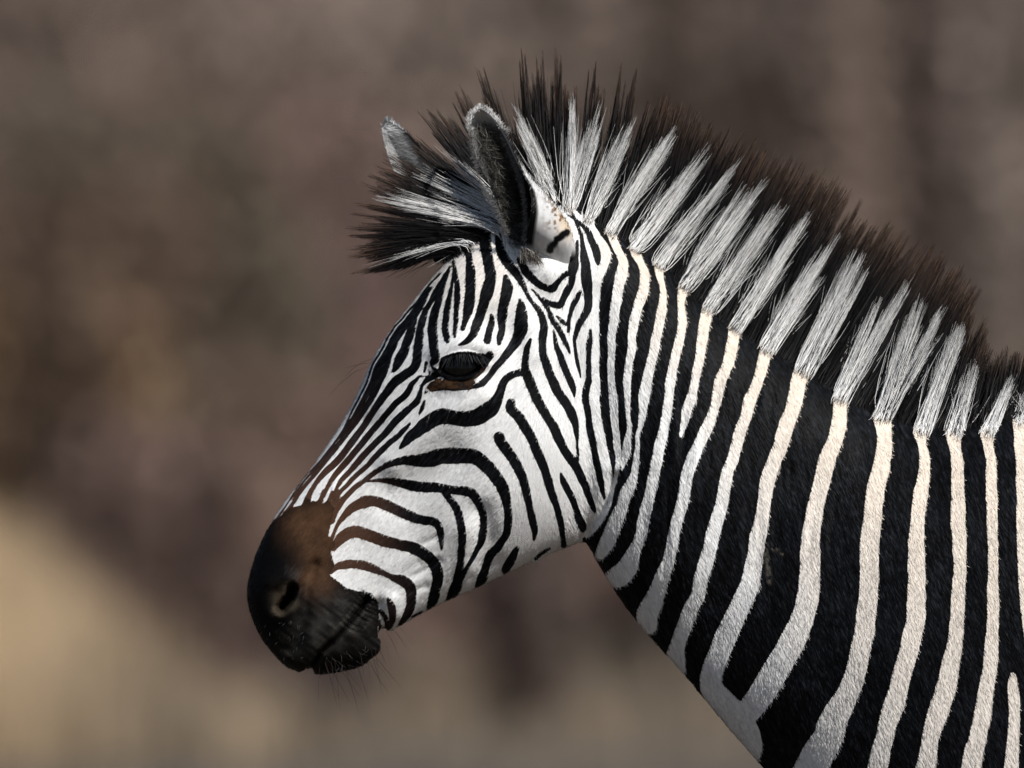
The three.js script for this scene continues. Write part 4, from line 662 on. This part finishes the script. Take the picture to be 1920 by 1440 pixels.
bush(2040, 88, 1.6, 3.4, DARK, 'dark brown bush at the right edge of the view');
bush(1150, 88, 1.7, 1.5, [0.25, 0.2, 0.17], 'low brown bush under the zebra\'s throat');
bush(850, 84, 1.3, 1.3, [0.25, 0.185, 0.16], 'low mauve bush below the zebra\'s chin', [0.2, 0.14, 0.13]);
bush(330, 76, 0.9, 1.2, MAUVE, 'small reddish bush standing in the pale grass at lower left', [0.2, 0.14, 0.13]);
bush(610, 70, 0.42, 0.75, [0.13, 0.10, 0.10], 'small dark bush below the muzzle at the bottom edge', [0.08, 0.06, 0.06], 0.05);
bush(250, 80, 1.1, 1.35, [0.33, 0.245, 0.155], 'golden brown bush rising out of the pale grass at left');
bush(40, 82, 1.0, 1.75, [0.30, 0.215, 0.135], 'golden brown bush at the left edge behind the pale grass');
// slim upright saplings that blur into soft vertical streaks
for (const [px, depth, w, h, c, label] of [
  [1560, 74, 0.3, 3.3, [0.3, 0.25, 0.215], 'slim pale sapling above the middle of the zebra\'s mane'], [1765, 76, 0.35, 3.4, [0.165, 0.13, 0.112], 'slim dark sapling above the back end of the mane'], [1865, 72, 0.25, 3.2, [0.3, 0.265, 0.235], 'slim pale sapling nearest the right edge of the view'],
  [1240, 78, 0.3, 3.5, [0.15, 0.12, 0.1], 'slim dark sapling above the front of the mane'], [395, 66, 0.2, 1.15, [0.17, 0.125, 0.11], 'thin dark sapling left of the muzzle, in the grass'], [225, 70, 0.25, 1.0, [0.2, 0.145, 0.125], 'thin reddish sapling in the pale grass near the left edge'], [1000, 70, 0.3, 1.3, [0.16, 0.125, 0.11], 'thin dark sapling in the gap under the zebra\'s jaw'], [490, 72, 0.3, 1.35, [0.27, 0.205, 0.165], 'thin light brown sapling just left of the muzzle'], [145, 78, 0.45, 2.0, [0.17, 0.125, 0.09], 'brown sapling above the pale grass at the left']]) bush(px, depth, w, h, c, label, c.map((v) => v * 0.6), 0.08, 'sapling', 'sapling');
// the thicket that closes the view behind the bushes
{
  const B = [];
  for (let i = 0; i < 330; i++) {
    const x = i < 190 ? lerp(-9, 9, Rb()) : (i % 2 ? 1 : -1) * lerp(8.5, 17, Rb()), y = lerp(0.2, 5.6, Rb()), v = 0.88 + 0.24 * Rb(), base = [GREY, MAUVE, DUN, GREY, DARK][Math.floor(Rb() * 5)];
    B.push([x, y, -84 - 5 * Rb(), 1.0, 0.9, 0.9, 230, 0.075, base.map((c) => c * v)]);
  }
  const m = mesh('thicket', leaves(B, 1.6), leafMat, scene);
  tag(m, 'far brown grey thicket that fills the blurred background', 'thicket', null, 'stuff');
}
// dry grass: tall on the left, low and thin towards the right
{
  const P = [], C = [], I = [];
  for (let i = 0; i < 60000; i++) {
    const depth = 62 + 20 * Math.pow(Rb(), 0.8), px = lerp(-500, 2400, Rb() * Rb()), left = smooth(560, -220, px + 420 * (noise2(px * 0.006, depth * 0.3) - 0.5)), clump = smooth(0.35, 0.65, noise2(px * 0.006 + 3, depth * 0.25));
    if (Rb() > 0.05 + 0.9 * left + 0.3 * clump * smooth(1000, 500, px)) continue;
    const h = (0.16 + 0.5 * left * (0.6 + 0.4 * clump) + 0.12 * clump) * (0.6 + 0.6 * Rb()), x = at(px, depth), z = DIST - depth, a = Rb() * 6.28, w = 0.012 + 0.012 * Rb(), lx = (Rb() - 0.5) * 0.35 * h, lz = (Rb() - 0.5) * 0.35 * h, o = P.length / 3, v = 0.75 + 0.5 * Rb(), c = mix([0.17, 0.135, 0.10], TAN, clamp(left + 0.3 * Rb()));
    P.push(x - Math.cos(a) * w, 0, z - Math.sin(a) * w, x + Math.cos(a) * w, 0, z + Math.sin(a) * w, x + lx, h, z + lz);
    C.push(...c.map((q) => q * v * 0.9), ...c.map((q) => q * v * 0.9), ...c.map((q) => q * v)); I.push(o, o + 1, o + 2);
  }
  const m = mesh('dry_grass', geometry(P, null, I, { color: C }), leafMat, scene);
  tag(m, 'tall dry yellow grass at lower left, thinner towards the right', 'grass', null, 'stuff');
}
renderer.render(scene, camera);
